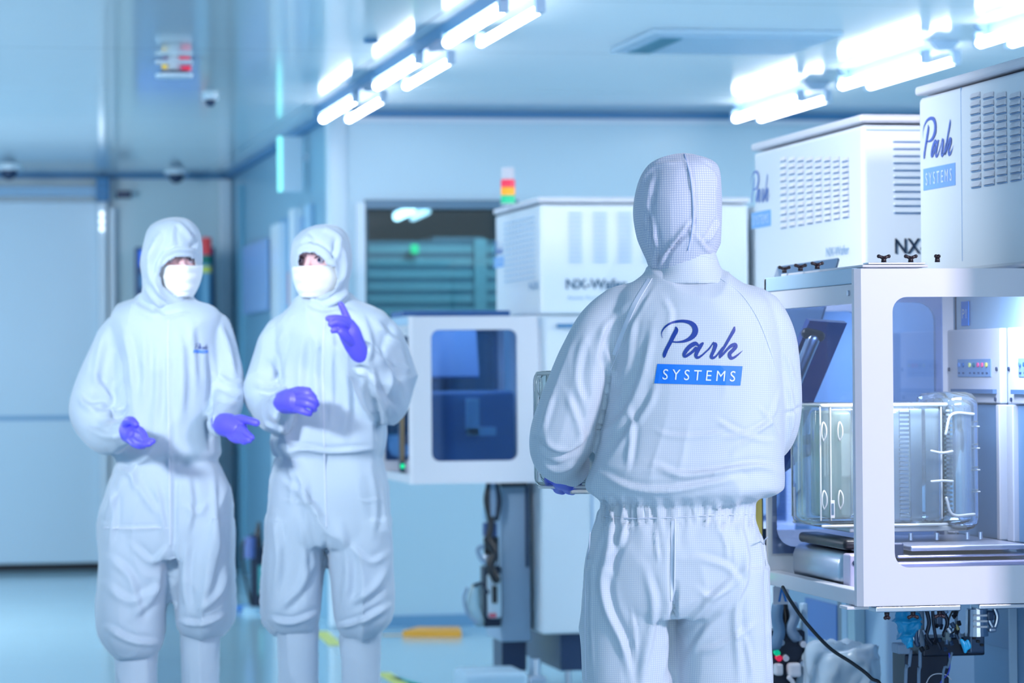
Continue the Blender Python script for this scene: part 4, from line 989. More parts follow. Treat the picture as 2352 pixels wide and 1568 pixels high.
armr = limb([(1690, 702, 0, 58), (1738, 722, 0, 62), (1766, 775, .01, 65), (1775, 850, .02, 67), (1778, 940, .03, 67), (1768, 1000, .06, 60), (1735, 1030, .16, 46), (1690, 1050, .26, 36)], D)
V, N, Fc = remesh([torso, hips, legl, legr, arml, armr], .0048, 4, .5)
V = drape(V, N, .0045, 1, (6, 5, 3))
# elastic waistband gathers
B = body_frame(V); Q = proj(V)
env = np.exp(-((Q[:, 1]-1168)/26)**2)+.55*np.exp(-((Q[:, 1]-1215)/40)**2); env = np.where(Q[:, 1] > 1140, env, env*.5)
gw = np.sin(B[:, 0]*170+4*vnoise(B*11)*3+Q[:, 1]*.012); side_w = .35+.65*np.clip(np.abs(Q[:, 0]-1590)/150, 0, 1)
V = V + N*(env*side_w*.0038*gw)[:, None]
K = [
 # back of the blouse
 [[(1500, 1065), (1560, 1090), (1640, 1085), (1740, 1070), (1795, 1085)], 9, 13], [[(1375, 1085), (1450, 1120), (1540, 1125), (1640, 1108), (1700, 1095)], 8, 12],
 [[(1372, 1000), (1430, 960), (1470, 880), (1490, 800), (1500, 740)], 6, 16], [[(1395, 1060), (1440, 1000), (1490, 930), (1510, 870)], 5, 14, .8],
 [[(1640, 960), (1690, 990), (1750, 1010), (1790, 1010)], 4, 9], [[(1650, 1005), (1700, 1000), (1760, 975), (1790, 960)], 4, 8], [[(1680, 1040), (1730, 1000), (1770, 960), (1790, 900)], 4, 9],
 [[(1740, 930), (1765, 960), (1790, 1010)], 4, 8], [[(1500, 985), (1540, 1000), (1620, 1000), (1680, 985)], 3.5, 9], [[(1445, 930), (1452, 980), (1446, 1040), (1440, 1080)], 5, 11],
 [[(1405, 905), (1412, 870), (1400, 835), (1390, 800)], 8, 12], [[(1395, 880), (1390, 930), (1378, 980), (1372, 1030)], -8, 10],
 [[(1500, 650), (1470, 700), (1440, 760), (1420, 830)], -3, 9], [[(1660, 650), (1710, 690), (1750, 760), (1775, 850)], -2.5, 8],
 [[(1520, 680), (1540, 720), (1530, 770)], 2.5, 12], [[(1460, 720), (1450, 780), (1440, 840), (1415, 880)], 4, 12],
 # left sleeve
 [[(1300, 900), (1320, 950), (1335, 1000), (1330, 1045)], 5, 14], [[(1232, 1010), (1262, 1040), (1310, 1045), (1355, 1010)], -10, 13], [[(1240, 1060), (1280, 1080), (1330, 1060)], 6, 10],
 [[(1350, 760), (1330, 820), (1325, 880), (1345, 940)], 5, 15], [[(1390, 740), (1375, 800), (1370, 850)], 5, 12], [[(1270, 900), (1255, 950), (1240, 1000)], 3.5, 12], [[(1450, 690), (1400, 740), (1370, 790)], 4, 14],
 # right sleeve
 [[(1800, 860), (1815, 900), (1822, 960), (1812, 1010)], 4, 9], [[(1790, 790), (1812, 830), (1825, 880)], 3, 9], [[(1800, 950), (1830, 940), (1842, 930)], -4, 7],
 # trousers
 [[(1405, 1180), (1400, 1260), (1385, 1330), (1395, 1400), (1430, 1480), (1450, 1568)], 10, 15, .8], [[(1440, 1190), (1425, 1240), (1402, 1280), (1398, 1340)], 7, 12],
 [[(1505, 1210), (1508, 1250), (1512, 1290)], 4, 7], [[(1480, 1300), (1500, 1380), (1495, 1460), (1470, 1568)], 6, 16], [[(1545, 1200), (1540, 1300), (1545, 1390)], -5, 8, .2],
 [[(1552, 1340), (1548, 1400), (1548, 1480), (1545, 1568)], -18, 9, .1], [[(1560, 1440), (1600, 1410), (1660, 1350), (1710, 1310)], 7, 13], [[(1575, 1520), (1620, 1450), (1670, 1390), (1705, 1340)], 5, 14],
 [[(1600, 1350), (1630, 1370), (1690, 1340), (1720, 1270)], 5, 12], [[(1590, 1280), (1640, 1290), (1680, 1310), (1700, 1350)], 5, 13], [[(1690, 1190), (1710, 1250), (1712, 1330), (1690, 1400), (1700, 1568)], 7, 14],
 [[(1735, 1190), (1745, 1260), (1760, 1330)], 4, 9], [[(1640, 1190), (1665, 1240), (1672, 1290)], 4, 9], [[(1450, 1400), (1460, 1470), (1455, 1540)], 4, 7], [[(1600, 1500), (1660, 1480), (1740, 1430)], 5, 12],
 [[(1355, 1240), (1352, 1330), (1350, 1420), (1356, 1568)], -4, 7], [[(1750, 1230), (1758, 1330), (1762, 1450), (1765, 1568)], -4, 6], [[(1700, 1440), (1720, 1500), (1730, 1568)], 4, 11], [[(1520, 1400), (1530, 1480), (1520, 1568)], 4, 12],
]
N = normals(V, Fc); V = creases(V, N, K, ak=.68)
for q in range(26):                                    # waistband pleats
    x = 1388+q*13.6+random.uniform(-4, 4); N0 = None
    K2 = [[[(x, 1150), (x+random.uniform(-2, 2), 1170), (x+random.uniform(-9, 9), 1190+random.uniform(10, 40))], (3.2 if abs(x-1560) > 60 else 1.2)*random.choice((1, -1, 1)), 3.8+random.random()*2, .9]]
    if q == 0: N = normals(V, Fc)
    V = creases(V, N, K2)
cov = finish('coverall', V, Fc, suit, pc)
bc = bvh_of(V, Fc)
cloth_logo(bc, D, cov, lambda x, y: (1490+x*.11478, 720+y*.11478))
seam_tape = mat('seam_tape_cloth', (206, 220, 240), .6)
seam(bc, [(1497, 640), (1462, 700), (1432, 770), (1415, 820), (1402, 850)], D, .0013, 'raglan_seam', seam_m, cov)
strip(bc, [(1492, 640), (1456, 700), (1427, 770), (1410, 815)], D, 9, 'seam_tape', seam_tape, cov)
seam(bc, [(1655, 640), (1700, 672), (1740, 730), (1768, 800), (1792, 880)], D, .0012, 'raglan_seam', seam_m, cov)
seam(bc, [(1550, 1192), (1550, 1260), (1549, 1330), (1548, 1385)], D, .0018, 'seat_seam', seam_m, cov)
strip(bc, [(1545, 1195), (1544, 1260), (1543, 1330), (1544, 1380)], D, 7, 'seam_tape', seam_tape, cov)
seam(bc, [(1374, 1184), (1440, 1190), (1550, 1188), (1650, 1182), (1733, 1180)], D, .0012, 'waist_seam', seam_m, cov)
seam(bc, [(1352, 1215), (1346, 1330), (1344, 1450), (1346, 1560)], D, .0012, 'side_seam', seam_m, cov)
seam(bc, [(1752, 1225), (1763, 1330), (1768, 1450), (1772, 1560)], D, .0012, 'side_seam', seam_m, cov)
# hood
hood_r = [[352, 1563, 1580, .012, .0], [357, 1535, 1605, .04, .005], [368, 1503, 1636, .08, .005], [385, 1482, 1652, .105, .005], [420, 1464, 1658, .12, .005], [480, 1454, 1659, .13, .005], [540, 1461, 1655, .125, .005], [575, 1474, 1646, .11, .005], [600, 1486, 1636, .095, .005], [640, 1500, 1626, .07, .005]]
V, N, Fc = remesh([loft(hood_r, D, ex=2.15)], .004, 4)
V = drape(V, N, .0022, 5, (8, 6, 5)); N = normals(V, Fc)
V = creases(V, N, [[[(1571, 352), (1588, 420), (1592, 500), (1580, 575)], 4.5, 5, .7], [[(1500, 520), (1505, 570), (1500, 630)], 5, 8], [[(1480, 470), (1498, 540), (1510, 600)], -4, 8],
   [[(1590, 500), (1560, 540), (1530, 580), (1510, 620)], 6, 9], [[(1575, 540), (1545, 570), (1530, 590)], -3, 6], [[(1620, 560), (1640, 530), (1655, 500)], 4, 8], [[(1600, 540), (1620, 570), (1640, 580)], 4, 8],
   [[(1500, 400), (1490, 450), (1480, 520)], 3, 10], [[(1465, 430), (1500, 385), (1560, 372)], 3, 8], [[(1600, 370), (1640, 400), (1652, 450)], 2.5, 8]])
ho = finish('hood', V, Fc, suit_hood, pc); bh = bvh_of(V, Fc)
seam(bh, [(1572, 354), (1586, 410), (1592, 480), (1589, 530), (1580, 574)], D, .0014, 'hood_seam', mat('seam_shadow_thread', (160, 184, 225), .6), ho)
# stand collar
col = loft([[572, 1540, 1632, .05, -.022], [578, 1516, 1641, .072, -.012], [596, 1500, 1648, .082, -.004], [618, 1492, 1658, .089, 0], [640, 1476, 1678, .096, 0], [654, 1462, 1698, .098, 0]], D, ex=2.2)
V, N, Fc = remesh([col], .004, 3); V = drape(V, N, .0014, 8, (5, 5, 9)); V[:, 2] -= np.clip(1560-proj(V)[:, 0], 0, 70)*.5*s_at(D)*np.clip((proj(V)[:, 1]*-1+640)/40, 0, 1); co = finish('collar', V, Fc, suit, cov); bcol = bvh_of(V, Fc)
seam(bcol, [(1508, 622), (1535, 604), (1565, 590), (1610, 587), (1644, 595)], D, .0011, 'collar_seam', seam_m, co)
# hidden body under the suit: neck and head
V1 = tube_geo(catmull([hd(1570, 470, D), hd(1568, 560, D), hd(1570, 640, D)], 5), [.075]*5+[.06]*6, 20)
V, N, Fc = remesh([V1], .008, 3); finish('body', V, Fc, skin_m, pc, uv=False)
boots(pc, D, [(1450, 2090, 62, 0, 1), (1665, 2090, 62, 0, 1)], suit_far)
# gloves under the carrier
Dc = D+.27
hand('glove', D, [(1300, 1068, .2, .030), (1292, 1088, .28, .032), (1310, 1100, .33, .028)],
     [[(1266, 1092, .27, .011), (1260, 1104, .33, .0105), (1270, 1114, .38, .0095)], [(1282, 1108, .28, .011), (1280, 1122, .36, .010), (1292, 1127, .42, .009)], [(1300, 1112, .30, .011), (1304, 1124, .37, .010), (1315, 1128, .43, .009)],
      [(1322, 1108, .32, .0105), (1330, 1120, .38, .0095), (1340, 1124, .43, .0085)], [(1270, 1082, .3, .012), (1255, 1070, .36, .011), (1252, 1052, .4, .010)]], glove_d, pc)
hand('glove', D, [(1690, 1050, .24, .032), (1665, 1070, .3, .036), (1640, 1090, .34, .03)],
     [[(1640, 1095, .32, .011), (1625, 1112, .36, .0105), (1612, 1118, .4, .0095)], [(1650, 1102, .32, .011), (1638, 1118, .37, .010), (1622, 1124, .42, .009)], [(1662, 1106, .32, .011), (1650, 1122, .37, .010), (1636, 1127, .42, .009)],
      [(1674, 1104, .32, .0105), (1664, 1118, .38, .0095), (1652, 1124, .43, .0085)], [(1660, 1070, .3, .012), (1655, 1050, .36, .011), (1650, 1035, .4, .010)]], glove_d, pc)
a = hd(1228, 1136, Dc+.02)
pd = pod(a, RGT*1.0, np.array([sy_, cy_, 0]), .385, .285, .24, 'clear wafer carrier held against the belly by the person seen from behind')

# ---------------------------------------------------------------- left background person
def leg_rings(R_, D): return loft(R_, D)
D = 9.2
pa = empty('person', (*hd(390, 1100, D)[:2], 0), 'left of two masked people in white hooded suits, violet gloved palms open', 'person')
torso = loft([[672, 320, 442, .06, 0], [690, 300, 452, .072, 0], [706, 268, 484, .088, 0], [726, 256, 500, .105, 0], [760, 256, 504, .118, 0], [850, 262, 506, .13, 0], [950, 260, 500, .135, 0], [1020, 252, 503, .142, 0], [1040, 252, 506, .142, 0], [1054, 262, 500, .125, 0], [1062, 266, 496, .118, 0]], D, n=60)
hips = loft([[1046, 268, 494, .11, 0], [1058, 264, 498, .116, 0], [1080, 256, 508, .125, 0], [1130, 243, 522, .138, 0], [1200, 234, 531, .142, 0], [1260, 232, 534, .132, 0], [1285, 240, 528, .12, 0]], D, n=60)
l1 = loft([[1200, 234, 396, .125, 0], [1300, 232, 396, .125, 0], [1400, 231, 386, .12, 0], [1450, 236, 384, .115, 0], [1476, 250, 378, .105, 0], [1492, 262, 370, .085, 0], [1500, 268, 362, .07, 0]], D)
l2 = loft([[1200, 390, 532, .125, 0], [1300, 396, 534, .125, 0], [1380, 397, 533, .12, 0], [1425, 400, 528, .11, 0], [1446, 408, 514, .09, 0], [1456, 416, 505, .07, 0]], D)
a1 = limb([(300, 752, 0, 38), (275, 770, 0, 46), (246, 830, -.01, 50), (222, 900, -.02, 53), (218, 955, -.04, 54), (240, 1000, -.10, 46), (262, 1005, -.18, 38), (284, 992, -.25, 31)], D)
a2 = limb([(462, 748, 0, 36), (486, 770, 0, 43), (508, 830, 0, 45), (520, 885, -.01, 45), (520, 925, -.04, 42), (512, 955, -.12, 36), (502, 972, -.2, 31)], D)
V, N, Fc = remesh([torso, hips, l1, l2, a1, a2], .0062, 3, .5)
V = drape(V, N, .009, 2, (6, 5, 2.2)); N = normals(V, Fc)
V = creases(V, N, [[[(295, 690), (330, 715), (372, 735)], 6, 12], [[(268, 800), (276, 880), (282, 930), (276, 950)], -12, 8, .1], [[(250, 940), (270, 955), (290, 935)], -10, 8], [[(190, 930), (230, 950), (270, 940)], 6, 10], [[(480, 800), (486, 880), (480, 960), (484, 1030)], -10, 8, .2],
   [[(200, 980), (240, 1000), (280, 1000)], 5, 10], [[(500, 900), (530, 915), (555, 905)], 6, 8], [[(390, 730), (388, 850), (390, 1000), (392, 1250)], 3, 7], [[(300, 1060), (320, 1120), (370, 1190)], 5, 10], [[(290, 1080), (262, 1140), (240, 1200)], 5, 10], [[(404, 1080), (402, 1200), (400, 1280)], -7, 8, .2],
   [[(398, 1260), (402, 1340), (398, 1430)], -12, 8, .1], [[(240, 1212), (300, 1214), (372, 1212)], 4, 4], [[(245, 1440), (300, 1470), (370, 1478)], 8, 9], [[(410, 1425), (460, 1432), (520, 1410)], 9, 7], [[(520, 1300), (505, 1360), (450, 1410)], 8, 10], [[(300, 1250), (350, 1290), (390, 1250)], 5, 10],
   [[(430, 1090), (440, 1160), (430, 1230)], 5, 10], [[(490, 1080), (495, 1200), (500, 1300)], 5, 10], [[(330, 760), (335, 850), (330, 940)], 4, 12], [[(440, 740), (445, 820), (450, 900)], 4, 10], [[(240, 1340), (300, 1380), (380, 1340)], 5, 12], [[(350, 700), (360, 715), (380, 728), (430, 720)], 7, 6],
   [[(240, 760), (225, 830), (215, 900)], 6, 12], [[(285, 760), (300, 830), (305, 900)], 5, 11], [[(215, 860), (240, 900), (262, 930)], 7, 10], [[(180, 905), (200, 930), (250, 930)], 7, 9], [[(410, 760), (420, 860), (415, 960)], 5, 13],
   [[(360, 800), (362, 900), (352, 1000)], 5, 12], [[(505, 740), (525, 800), (540, 870)], 5, 10], [[(500, 860), (530, 880), (558, 880)], 7, 8], [[(495, 930), (520, 935), (545, 925)], 7, 8], [[(270, 1075), (300, 1090), (310, 1130)], 5, 8], [[(285, 1020), (320, 1000), (360, 1010)], 5, 8],
   [[(250, 1280), (300, 1330), (320, 1420)], 6, 12], [[(370, 1300), (350, 1370), (300, 1420)], 6, 12], [[(430, 1250), (425, 1330), (430, 1400)], 6, 10], [[(500, 1200), (490, 1290), (470, 1380)], 6, 12], [[(255, 1100), (262, 1180), (250, 1260)], 5, 9], [[(355, 1100), (372, 1180), (380, 1240)], 5, 9], [[(420, 1150), (450, 1180), (480, 1150)], 4, 9]], wk=.8, ak=1.0)
cov = finish('coverall', V, Fc, suit_far, pa); bA = bvh_of(V, Fc)
cloth_logo(bA, D, cov, lambda x, y: (444+(x-110)*.0192, 788+(y-120)*.0172), .002)
seam(bA, [(387, 735), (385, 850), (388, 1000), (390, 1150), (392, 1250)], D, .0022, 'front_zip_flap', seam_m, cov)
seam(bA, [(238, 1212), (300, 1213), (385, 1212)], D, .002, 'knee_seam', seam_m, cov)
hr = [[502, 392, 412, .02, 0], [506, 372, 430, .05, 0], [517, 350, 444, .08, 0], [535, 338, 455, .1, 0], [570, 330, 461, .118, 0], [610, 327, 460, .12, 0], [640, 328, 453, .112, -.005], [662, 328, 446, .10, -.01], [680, 324, 438, .088, -.01], [700, 322, 440, .08, -.005]]
V, N, Fc = remesh([loft(hr, D, ex=2.1)], .0045, 4); V = drape(V, N, .003, 7, (7, 6, 5)); N = normals(V, Fc)
V = creases(V, N, [[[(352, 560), (345, 600), (352, 650), (384, 695)], 5, 9], [[(374, 530), (356, 570), (350, 610)], 5, 10], [[(381, 578), (366, 600), (358, 640), (372, 676), (402, 700)], 5, 7], [[(402, 508), (425, 530), (448, 560)], 4, 8],
   [[(374, 588), (398, 574), (430, 572), (455, 582)], 5, 6], [[(400, 512), (395, 540), (398, 568)], 3, 9], [[(335, 650), (350, 680), (380, 710)], 5, 9], [[(440, 530), (446, 550), (440, 572)], -4, 8]], wk=.8, ak=1.2)
op = [(380, 606), (388, 598), (402, 591), (425, 589), (447, 594), (452, 616), (448, 655), (440, 668), (424, 682), (392, 674), (372, 655), (366, 628), (372, 612)]
ins = cut_hole(V, Fc, op, D); Fh = [f for f, k in zip(Fc, ins) if not k]
ho = finish('hood', V, Fh, suit_far, pa); md = ho.modifiers.new('thickness', 'SOLIDIFY'); md.thickness = .004; md.offset = 0
head_face(D, 398, 603, R(23), pa, [(364, 624), (379, 605), (405, 611), (430, 616), (454, 616), (452, 655), (440, 668), (424, 682), (383, 670), (366, 648)])
hand('glove', D, [(284, 990, -.22, .029), (296, 990, -.26, .032), (310, 1000, -.30, .029)],
     [[(288, 980, -.27, .013), (294, 968, -.31, .014), (303, 966, -.34, .012), (312, 974, -.355, .010)], [(312, 986, -.31, .0105), (323, 988, -.35, .0105), (331, 998, -.375, .0095), (334, 1008, -.385, .009)],
      [(312, 998, -.32, .0105), (326, 1004, -.36, .0105), (340, 1012, -.39, .0095), (351, 1013, -.40, .0085)], [(306, 1008, -.32, .0105), (318, 1016, -.36, .010), (330, 1020, -.39, .009), (343, 1019, -.40, .0085)],
      [(298, 1010, -.31, .010), (307, 1019, -.345, .0095), (319, 1024, -.37, .009), (330, 1024, -.38, .008)]], glove_m, pa)
hand('glove', D, [(503, 973, -.19, .028), (522, 976, -.24, .034), (545, 984, -.27, .029)],
     [[(530, 966, -.25, .014), (553, 962, -.28, .0125), (573, 966, -.30, .0115), (589, 971, -.31, .0105)], [(548, 978, -.28, .0115), (560, 988, -.31, .0105), (570, 998, -.33, .0095), (578, 1005, -.34, .009)],
      [(544, 986, -.28, .0115), (554, 1000, -.32, .0105), (564, 1009, -.35, .0095), (572, 1011, -.36, .009)], [(536, 992, -.27, .011), (545, 1004, -.31, .010), (555, 1012, -.34, .009), (562, 1015, -.35, .0085)],
      [(524, 996, -.26, .010), (533, 1006, -.29, .0095), (543, 1011, -.32, .009), (551, 1012, -.33, .008)]], glove_m, pa)
boots(pa, D, [(314, 1485, 50, 0, -1), (460, 1440, 48, 0, -1)], suit_far)

# ---------------------------------------------------------------- right background person
pb = empty('person', (*hd(750, 1100, D)[:2], 0), 'right of two masked people in white hooded suits, one violet gloved finger raised', 'person')
torso = loft([[672, 700, 804, .06, 0], [690, 690, 826, .07, 0], [708, 670, 868, .088, 0], [730, 640, 898, .106, 0], [765, 630, 900, .118, 0], [850, 640, 885, .13, 0], [950, 640, 882, .135, 0], [1010, 630, 880, .14, 0], [1030, 632, 878, .138, 0], [1044, 642, 872, .122, 0], [1056, 645, 868, .118, 0]], D, n=60)
hips = loft([[1040, 648, 866, .112, 0], [1054, 640, 870, .118, 0], [1085, 630, 878, .128, 0], [1130, 620, 888, .138, 0], [1200, 611, 897, .14, 0], [1235, 609, 900, .132, 0], [1255, 616, 894, .12, 0]], D, n=60)
l1 = loft([[1190, 611, 748, .125, 0], [1300, 606, 746, .122, 0], [1380, 604, 742, .118, 0], [1420, 610, 738, .11, 0], [1440, 622, 732, .092, 0], [1452, 634, 722, .07, 0]], D)
l2 = loft([[1190, 752, 898, .125, 0], [1300, 756, 906, .125, 0], [1380, 760, 908, .12, 0], [1425, 766, 904, .11, 0], [1450, 776, 884, .09, 0], [1462, 786, 870, .07, 0]], D)
a1 = limb([(672, 752, 0, 38), (648, 775, 0, 46), (626, 835, 0, 50), (616, 895, -.02, 50), (622, 945, -.06, 44), (634, 952, -.14, 40), (648, 930, -.21, 32)], D)
a2 = limb([(840, 748, 0, 40), (872, 772, 0, 50), (892, 830, -.01, 54), (894, 890, -.03, 54), (888, 930, -.07, 50), (868, 900, -.14, 46), (848, 855, -.2, 38), (826, 808, -.26, 27)], D)
V, N, Fc = remesh([torso, hips, l1, l2, a1, a2], .0062, 3, .5)
V = drape(V, N, .009, 4, (6, 5, 2.2)); N = normals(V, Fc)
V = creases(V, N, [[[(640, 800), (634, 860), (640, 900)], -8, 9, .2], [[(590, 905), (620, 915), (650, 905)], 5, 8], [[(860, 870), (840, 850), (815, 845)], -8, 7], [[(905, 830), (930, 850), (940, 840)], 7, 8], [[(880, 800), (895, 850), (900, 900)], 5, 10], [[(850, 880), (880, 930), (895, 960)], 6, 10],
   [[(655, 1040), (700, 1030), (760, 1036), (860, 1030)], 6, 6], [[(860, 900), (870, 960), (872, 1020)], -8, 8, .2], [[(748, 1235), (746, 1300), (742, 1400)], -12, 8, .1], [[(640, 1100), (700, 1140), (745, 1200)], 5, 10], [[(880, 1080), (880, 1160), (895, 1240), (900, 1320)], 6, 10], [[(615, 1420), (670, 1428), (735, 1405)], 8, 7],
   [[(770, 1440), (830, 1425), (895, 1390)], 9, 8], [[(690, 1200), (700, 1280), (690, 1360)], 5, 10], [[(800, 1250), (850, 1290), (890, 1270)], 5, 10], [[(765, 735), (762, 850), (760, 1000)], 3, 7], [[(640, 1148), (690, 1152), (740, 1148)], 3, 4], [[(820, 1146), (845, 1150), (870, 1143)], 3, 4],
   [[(830, 720), (850, 780), (846, 840)], 4, 10], [[(700, 705), (740, 722), (800, 712)], 6, 7], [[(600, 970), (630, 985), (660, 975)], 5, 8],
   [[(655, 750), (640, 810), (625, 870)], 6, 11], [[(612, 830), (630, 860), (640, 890)], 6, 9], [[(585, 880), (615, 890), (650, 880)], 7, 8], [[(700, 760), (690, 860), (695, 960)], 5, 13], [[(790, 840), (800, 920), (790, 1010)], 6, 12], [[(730, 760), (725, 860), (735, 980)], 4, 11],
   [[(865, 740), (890, 770), (925, 800)], 7, 10], [[(860, 790), (880, 830), (930, 860)], 8, 9], [[(850, 840), (870, 900), (910, 950)], 8, 10], [[(830, 860), (842, 920), (870, 960)], 7, 9], [[(905, 760), (920, 800), (935, 860)], 5, 9], [[(615, 940), (640, 965), (655, 1000)], 6, 9],
   [[(630, 1180), (640, 1280), (630, 1370)], 6, 12], [[(700, 1100), (705, 1200), (720, 1300)], 5, 11], [[(720, 1290), (690, 1350), (640, 1400)], 7, 12], [[(780, 1200), (800, 1300), (790, 1400)], 6, 12], [[(890, 1300), (860, 1350), (800, 1390)], 7, 12], [[(850, 1070), (862, 1150), (858, 1230)], 5, 9], [[(660, 1065), (672, 1100), (668, 1160)], 5, 8]], wk=.8, ak=1.0)
cov = finish('coverall', V, Fc, suit_far, pb); bB = bvh_of(V, Fc)
seam(bB, [(745, 735), (742, 850), (744, 1000), (748, 1150), (750, 1210)], D, .0022, 'front_zip_flap', seam_m, cov)
hr = [[520, 735, 755, .02, 0], [524, 712, 775, .05, 0], [536, 690, 790, .08, 0], [556, 674, 800, .1, 0], [590, 668, 804, .118, 0], [625, 674, 803, .12, 0], [655, 688, 799, .11, -.005], [680, 700, 802, .095, -.01], [702, 700, 812, .08, -.005]]
V, N, Fc = remesh([loft(hr, D, ex=2.1)], .0045, 4); V = drape(V, N, .003, 9, (7, 6, 5)); N = normals(V, Fc)
V = creases(V, N, [[[(676, 582), (700, 566), (730, 568), (757, 590), (772, 612)], 5, 7], [[(770, 548), (768, 575), (760, 600)], -5, 7], [[(785, 565), (792, 610), (784, 655)], 5, 8], [[(700, 688), (740, 702), (790, 676), (800, 650)], 6, 8],
   [[(735, 522), (765, 535), (790, 560)], 4, 8], [[(700, 540), (712, 552), (708, 566)], 3, 8], [[(712, 705), (750, 712), (796, 698)], 5, 6]], wk=.8, ak=1.2)
op = [(684, 600), (688, 584), (703, 578), (724, 581), (741, 592), (752, 608), (770, 614), (776, 640), (770, 664), (750, 682), (722, 686), (704, 672), (692, 645)]
ins = cut_hole(V, Fc, op, D); Fh = [f for f, k in zip(Fc, ins) if not k]
ho = finish('hood', V, Fh, suit_far, pb); md = ho.modifiers.new('thickness', 'SOLIDIFY'); md.thickness = .004; md.offset = 0
head_face(D, 739, 604, R(-24), pb, [(684, 612), (708, 622), (740, 616), (780, 610), (782, 640), (774, 668), (750, 684), (722, 688), (700, 674), (688, 645)])
hand('glove', D, [(826, 812, -.28, .027), (814, 790, -.30, .030), (803, 764, -.32, .031), (798, 752, -.325, .027)],
     [[(805, 752, -.33, .0115), (799, 735, -.335, .011), (792, 718, -.34, .010), (783, 700, -.345, .0088)], [(800, 742, -.34, .0115), (788, 733, -.36, .0105), (770, 730, -.375, .0095), (754, 731, -.385, .0088)],
      [(798, 752, -.34, .0112), (786, 744, -.37, .0105), (772, 740, -.385, .0095), (760, 744, -.39, .009)], [(798, 765, -.34, .0105), (785, 759, -.365, .0098), (772, 757, -.38, .009), (765, 759, -.385, .0085)],
      [(806, 785, -.33, .014), (792, 772, -.36, .0125), (783, 762, -.375, .011)]], glove_m, pb)
hand('glove', D, [(644, 926, -.20, .029), (658, 922, -.25, .034), (678, 920, -.29, .036)],
     [[(676, 904, -.30, .012), (694, 901, -.33, .0115), (711, 903, -.34, .0105), (721, 913, -.33, .0095)], [(682, 913, -.31, .012), (702, 912, -.34, .0115), (720, 918, -.35, .0105), (727, 928, -.335, .0095)],
      [(680, 925, -.31, .012), (700, 926, -.34, .0115), (717, 932, -.345, .010), (722, 940, -.33, .009)], [(674, 937, -.30, .011), (690, 942, -.33, .0105), (704, 947, -.335, .0095), (711, 950, -.325, .0085)],
      [(668, 902, -.27, .013), (688, 896, -.29, .0115), (708, 897, -.295, .010)]], glove_m, pb)
boots(pb, D, [(684, 1440, 50, 0, -1), (829, 1448, 49, 0, -1)], suit_far)

# ================================================================ equipment under and beside the tools
def col(n, c, r=.4, m=0): return mat(n, c, r, m)
slate, dkst = col('slate_metal', (60, 84, 116), .35, .4), col('dark_steel', (34, 46, 66), .35, .5)
teal_wrap = col('blue_wrap', (20, 150, 205), .35); hose_g = col('grey_hose', (120, 146, 176), .4); brass = col('brass', (190, 180, 130), .3, .8)
# light curtains at the far corners of the enclosures
def curtain(x, y, z0, z1, label, cc):
    o = empty('light_curtain', (x, y, z0), label, 'light curtain')
    MB().box((x-.012, y-.012, z0), (x+.012, y+.012, z1), .003).build('housing', darkb, o)
    MB().box((x-.008, y-.0135, z0+.05), (x+.008, y-.0122, z1-.01)).build('amber_strip', cc, o)
    MB().cyl((x, y-.016, z0+.03), (x, y-.0125, z0+.03), .009, 14).build('status_lamp', led_g, o)
    MB().box((x+.012, y-.005, (z0+z1)/2-.02), (x+.03, y+.005, (z0+z1)/2+.02)).build('bracket', slate, o)
q = hy(923, 1000, 13.0); curtain(q[0], 13.0, .915, 1.19, 'dark amber light curtain bar with a green lamp left of the far enclosure', col('amber_strip', (150, 130, 96)))
q = hy(1741, 1200, 7.47); curtain(2.012, 7.52, .80, 1.05, 'amber light curtain bar at the hip of the person seen from behind', col('amber_bright', (222, 200, 110)))
# cable hanging from the nearest enclosure
pts = [hy(1798, 1348, 7.25), hy(1815, 1378, 7.22), hy(1850, 1428, 7.2), hy(1905, 1487, 7.2), hy(1960, 1524, 7.2), hy(2000, 1556, 7.2), hy(2030, 1600, 7.2)]
e_ = pts[-1]; pts += [np.array([e_[0]+.03, 7.2, .3]), np.array([e_[0]+.02, 7.15, .008]), np.array([e_[0]-.1, 7.0, .006])]
T(MB().tube(pts, .0042, 8, 8).build('power_cable', cable_m, smooth=True), 'black cable curving down from the nearest enclosure towards the floor', 'cable')
# white parcel
pr = MB(); a, b = hy(1890, 1495, 7.75), hy(2032, 1500, 7.75); pr.box((a[0], 7.75, 0.002), (b[0], 8.0, a[2]), .03)
V, N, Fc = remesh([(pr.v, pr.f)], .009, 3); V = drape(V, N, .012, 11, (12, 12, 9)); V[:, 2] = np.maximum(V[:, 2], .001)
o = finish('plastic_parcel', V, Fc, mat('parcel_film', (190, 214, 235), .25), None, uv=False); T(o, 'white plastic-wrapped parcel on the floor below the nearest enclosure', 'parcel')
# pneumatic assembly below the nearest enclosure
pn = empty('pneumatic_assembly', (2.3, 7.1, .1), 'tangle of dark valves, hoses and metal fittings hanging below the nearest enclosure', 'machine fittings')
def pp(x, y, Y=7.1): return hy(x, y, Y)
def pbox(x0, y0, x1, y1, name, m, Y=7.1, dep=.06, r=.004, par=None):
    a, b = pp(x0, y1, Y), pp(x1, y0, Y); return MB().box((a[0], Y, a[2]), (b[0], Y+dep, b[2]), r).build(name, m, par or pn, smooth=False)
def ptube(P, r, name, m, par=None, Y=7.1): return MB().tube([pp(p[0], p[1], p[2] if len(p) > 2 else Y) for p in P], r, 10, 5).build(name, m, par or pn, smooth=True)
pbox(2120, 1462, 2262, 1508, 'carrier_plate', dkst, 7.16, .10); pbox(2085, 1500, 2180, 2200, 'column', dkst, 7.18, .1); pbox(2228, 1455, 2262, 1500, 'connector_block', slate, 7.10, .05)
for k in range(3): pbox(2236+k*9, 1462+k*8, 2242+k*9, 1468+k*8, 'connector_pin', dark, 7.09, .012, .001)
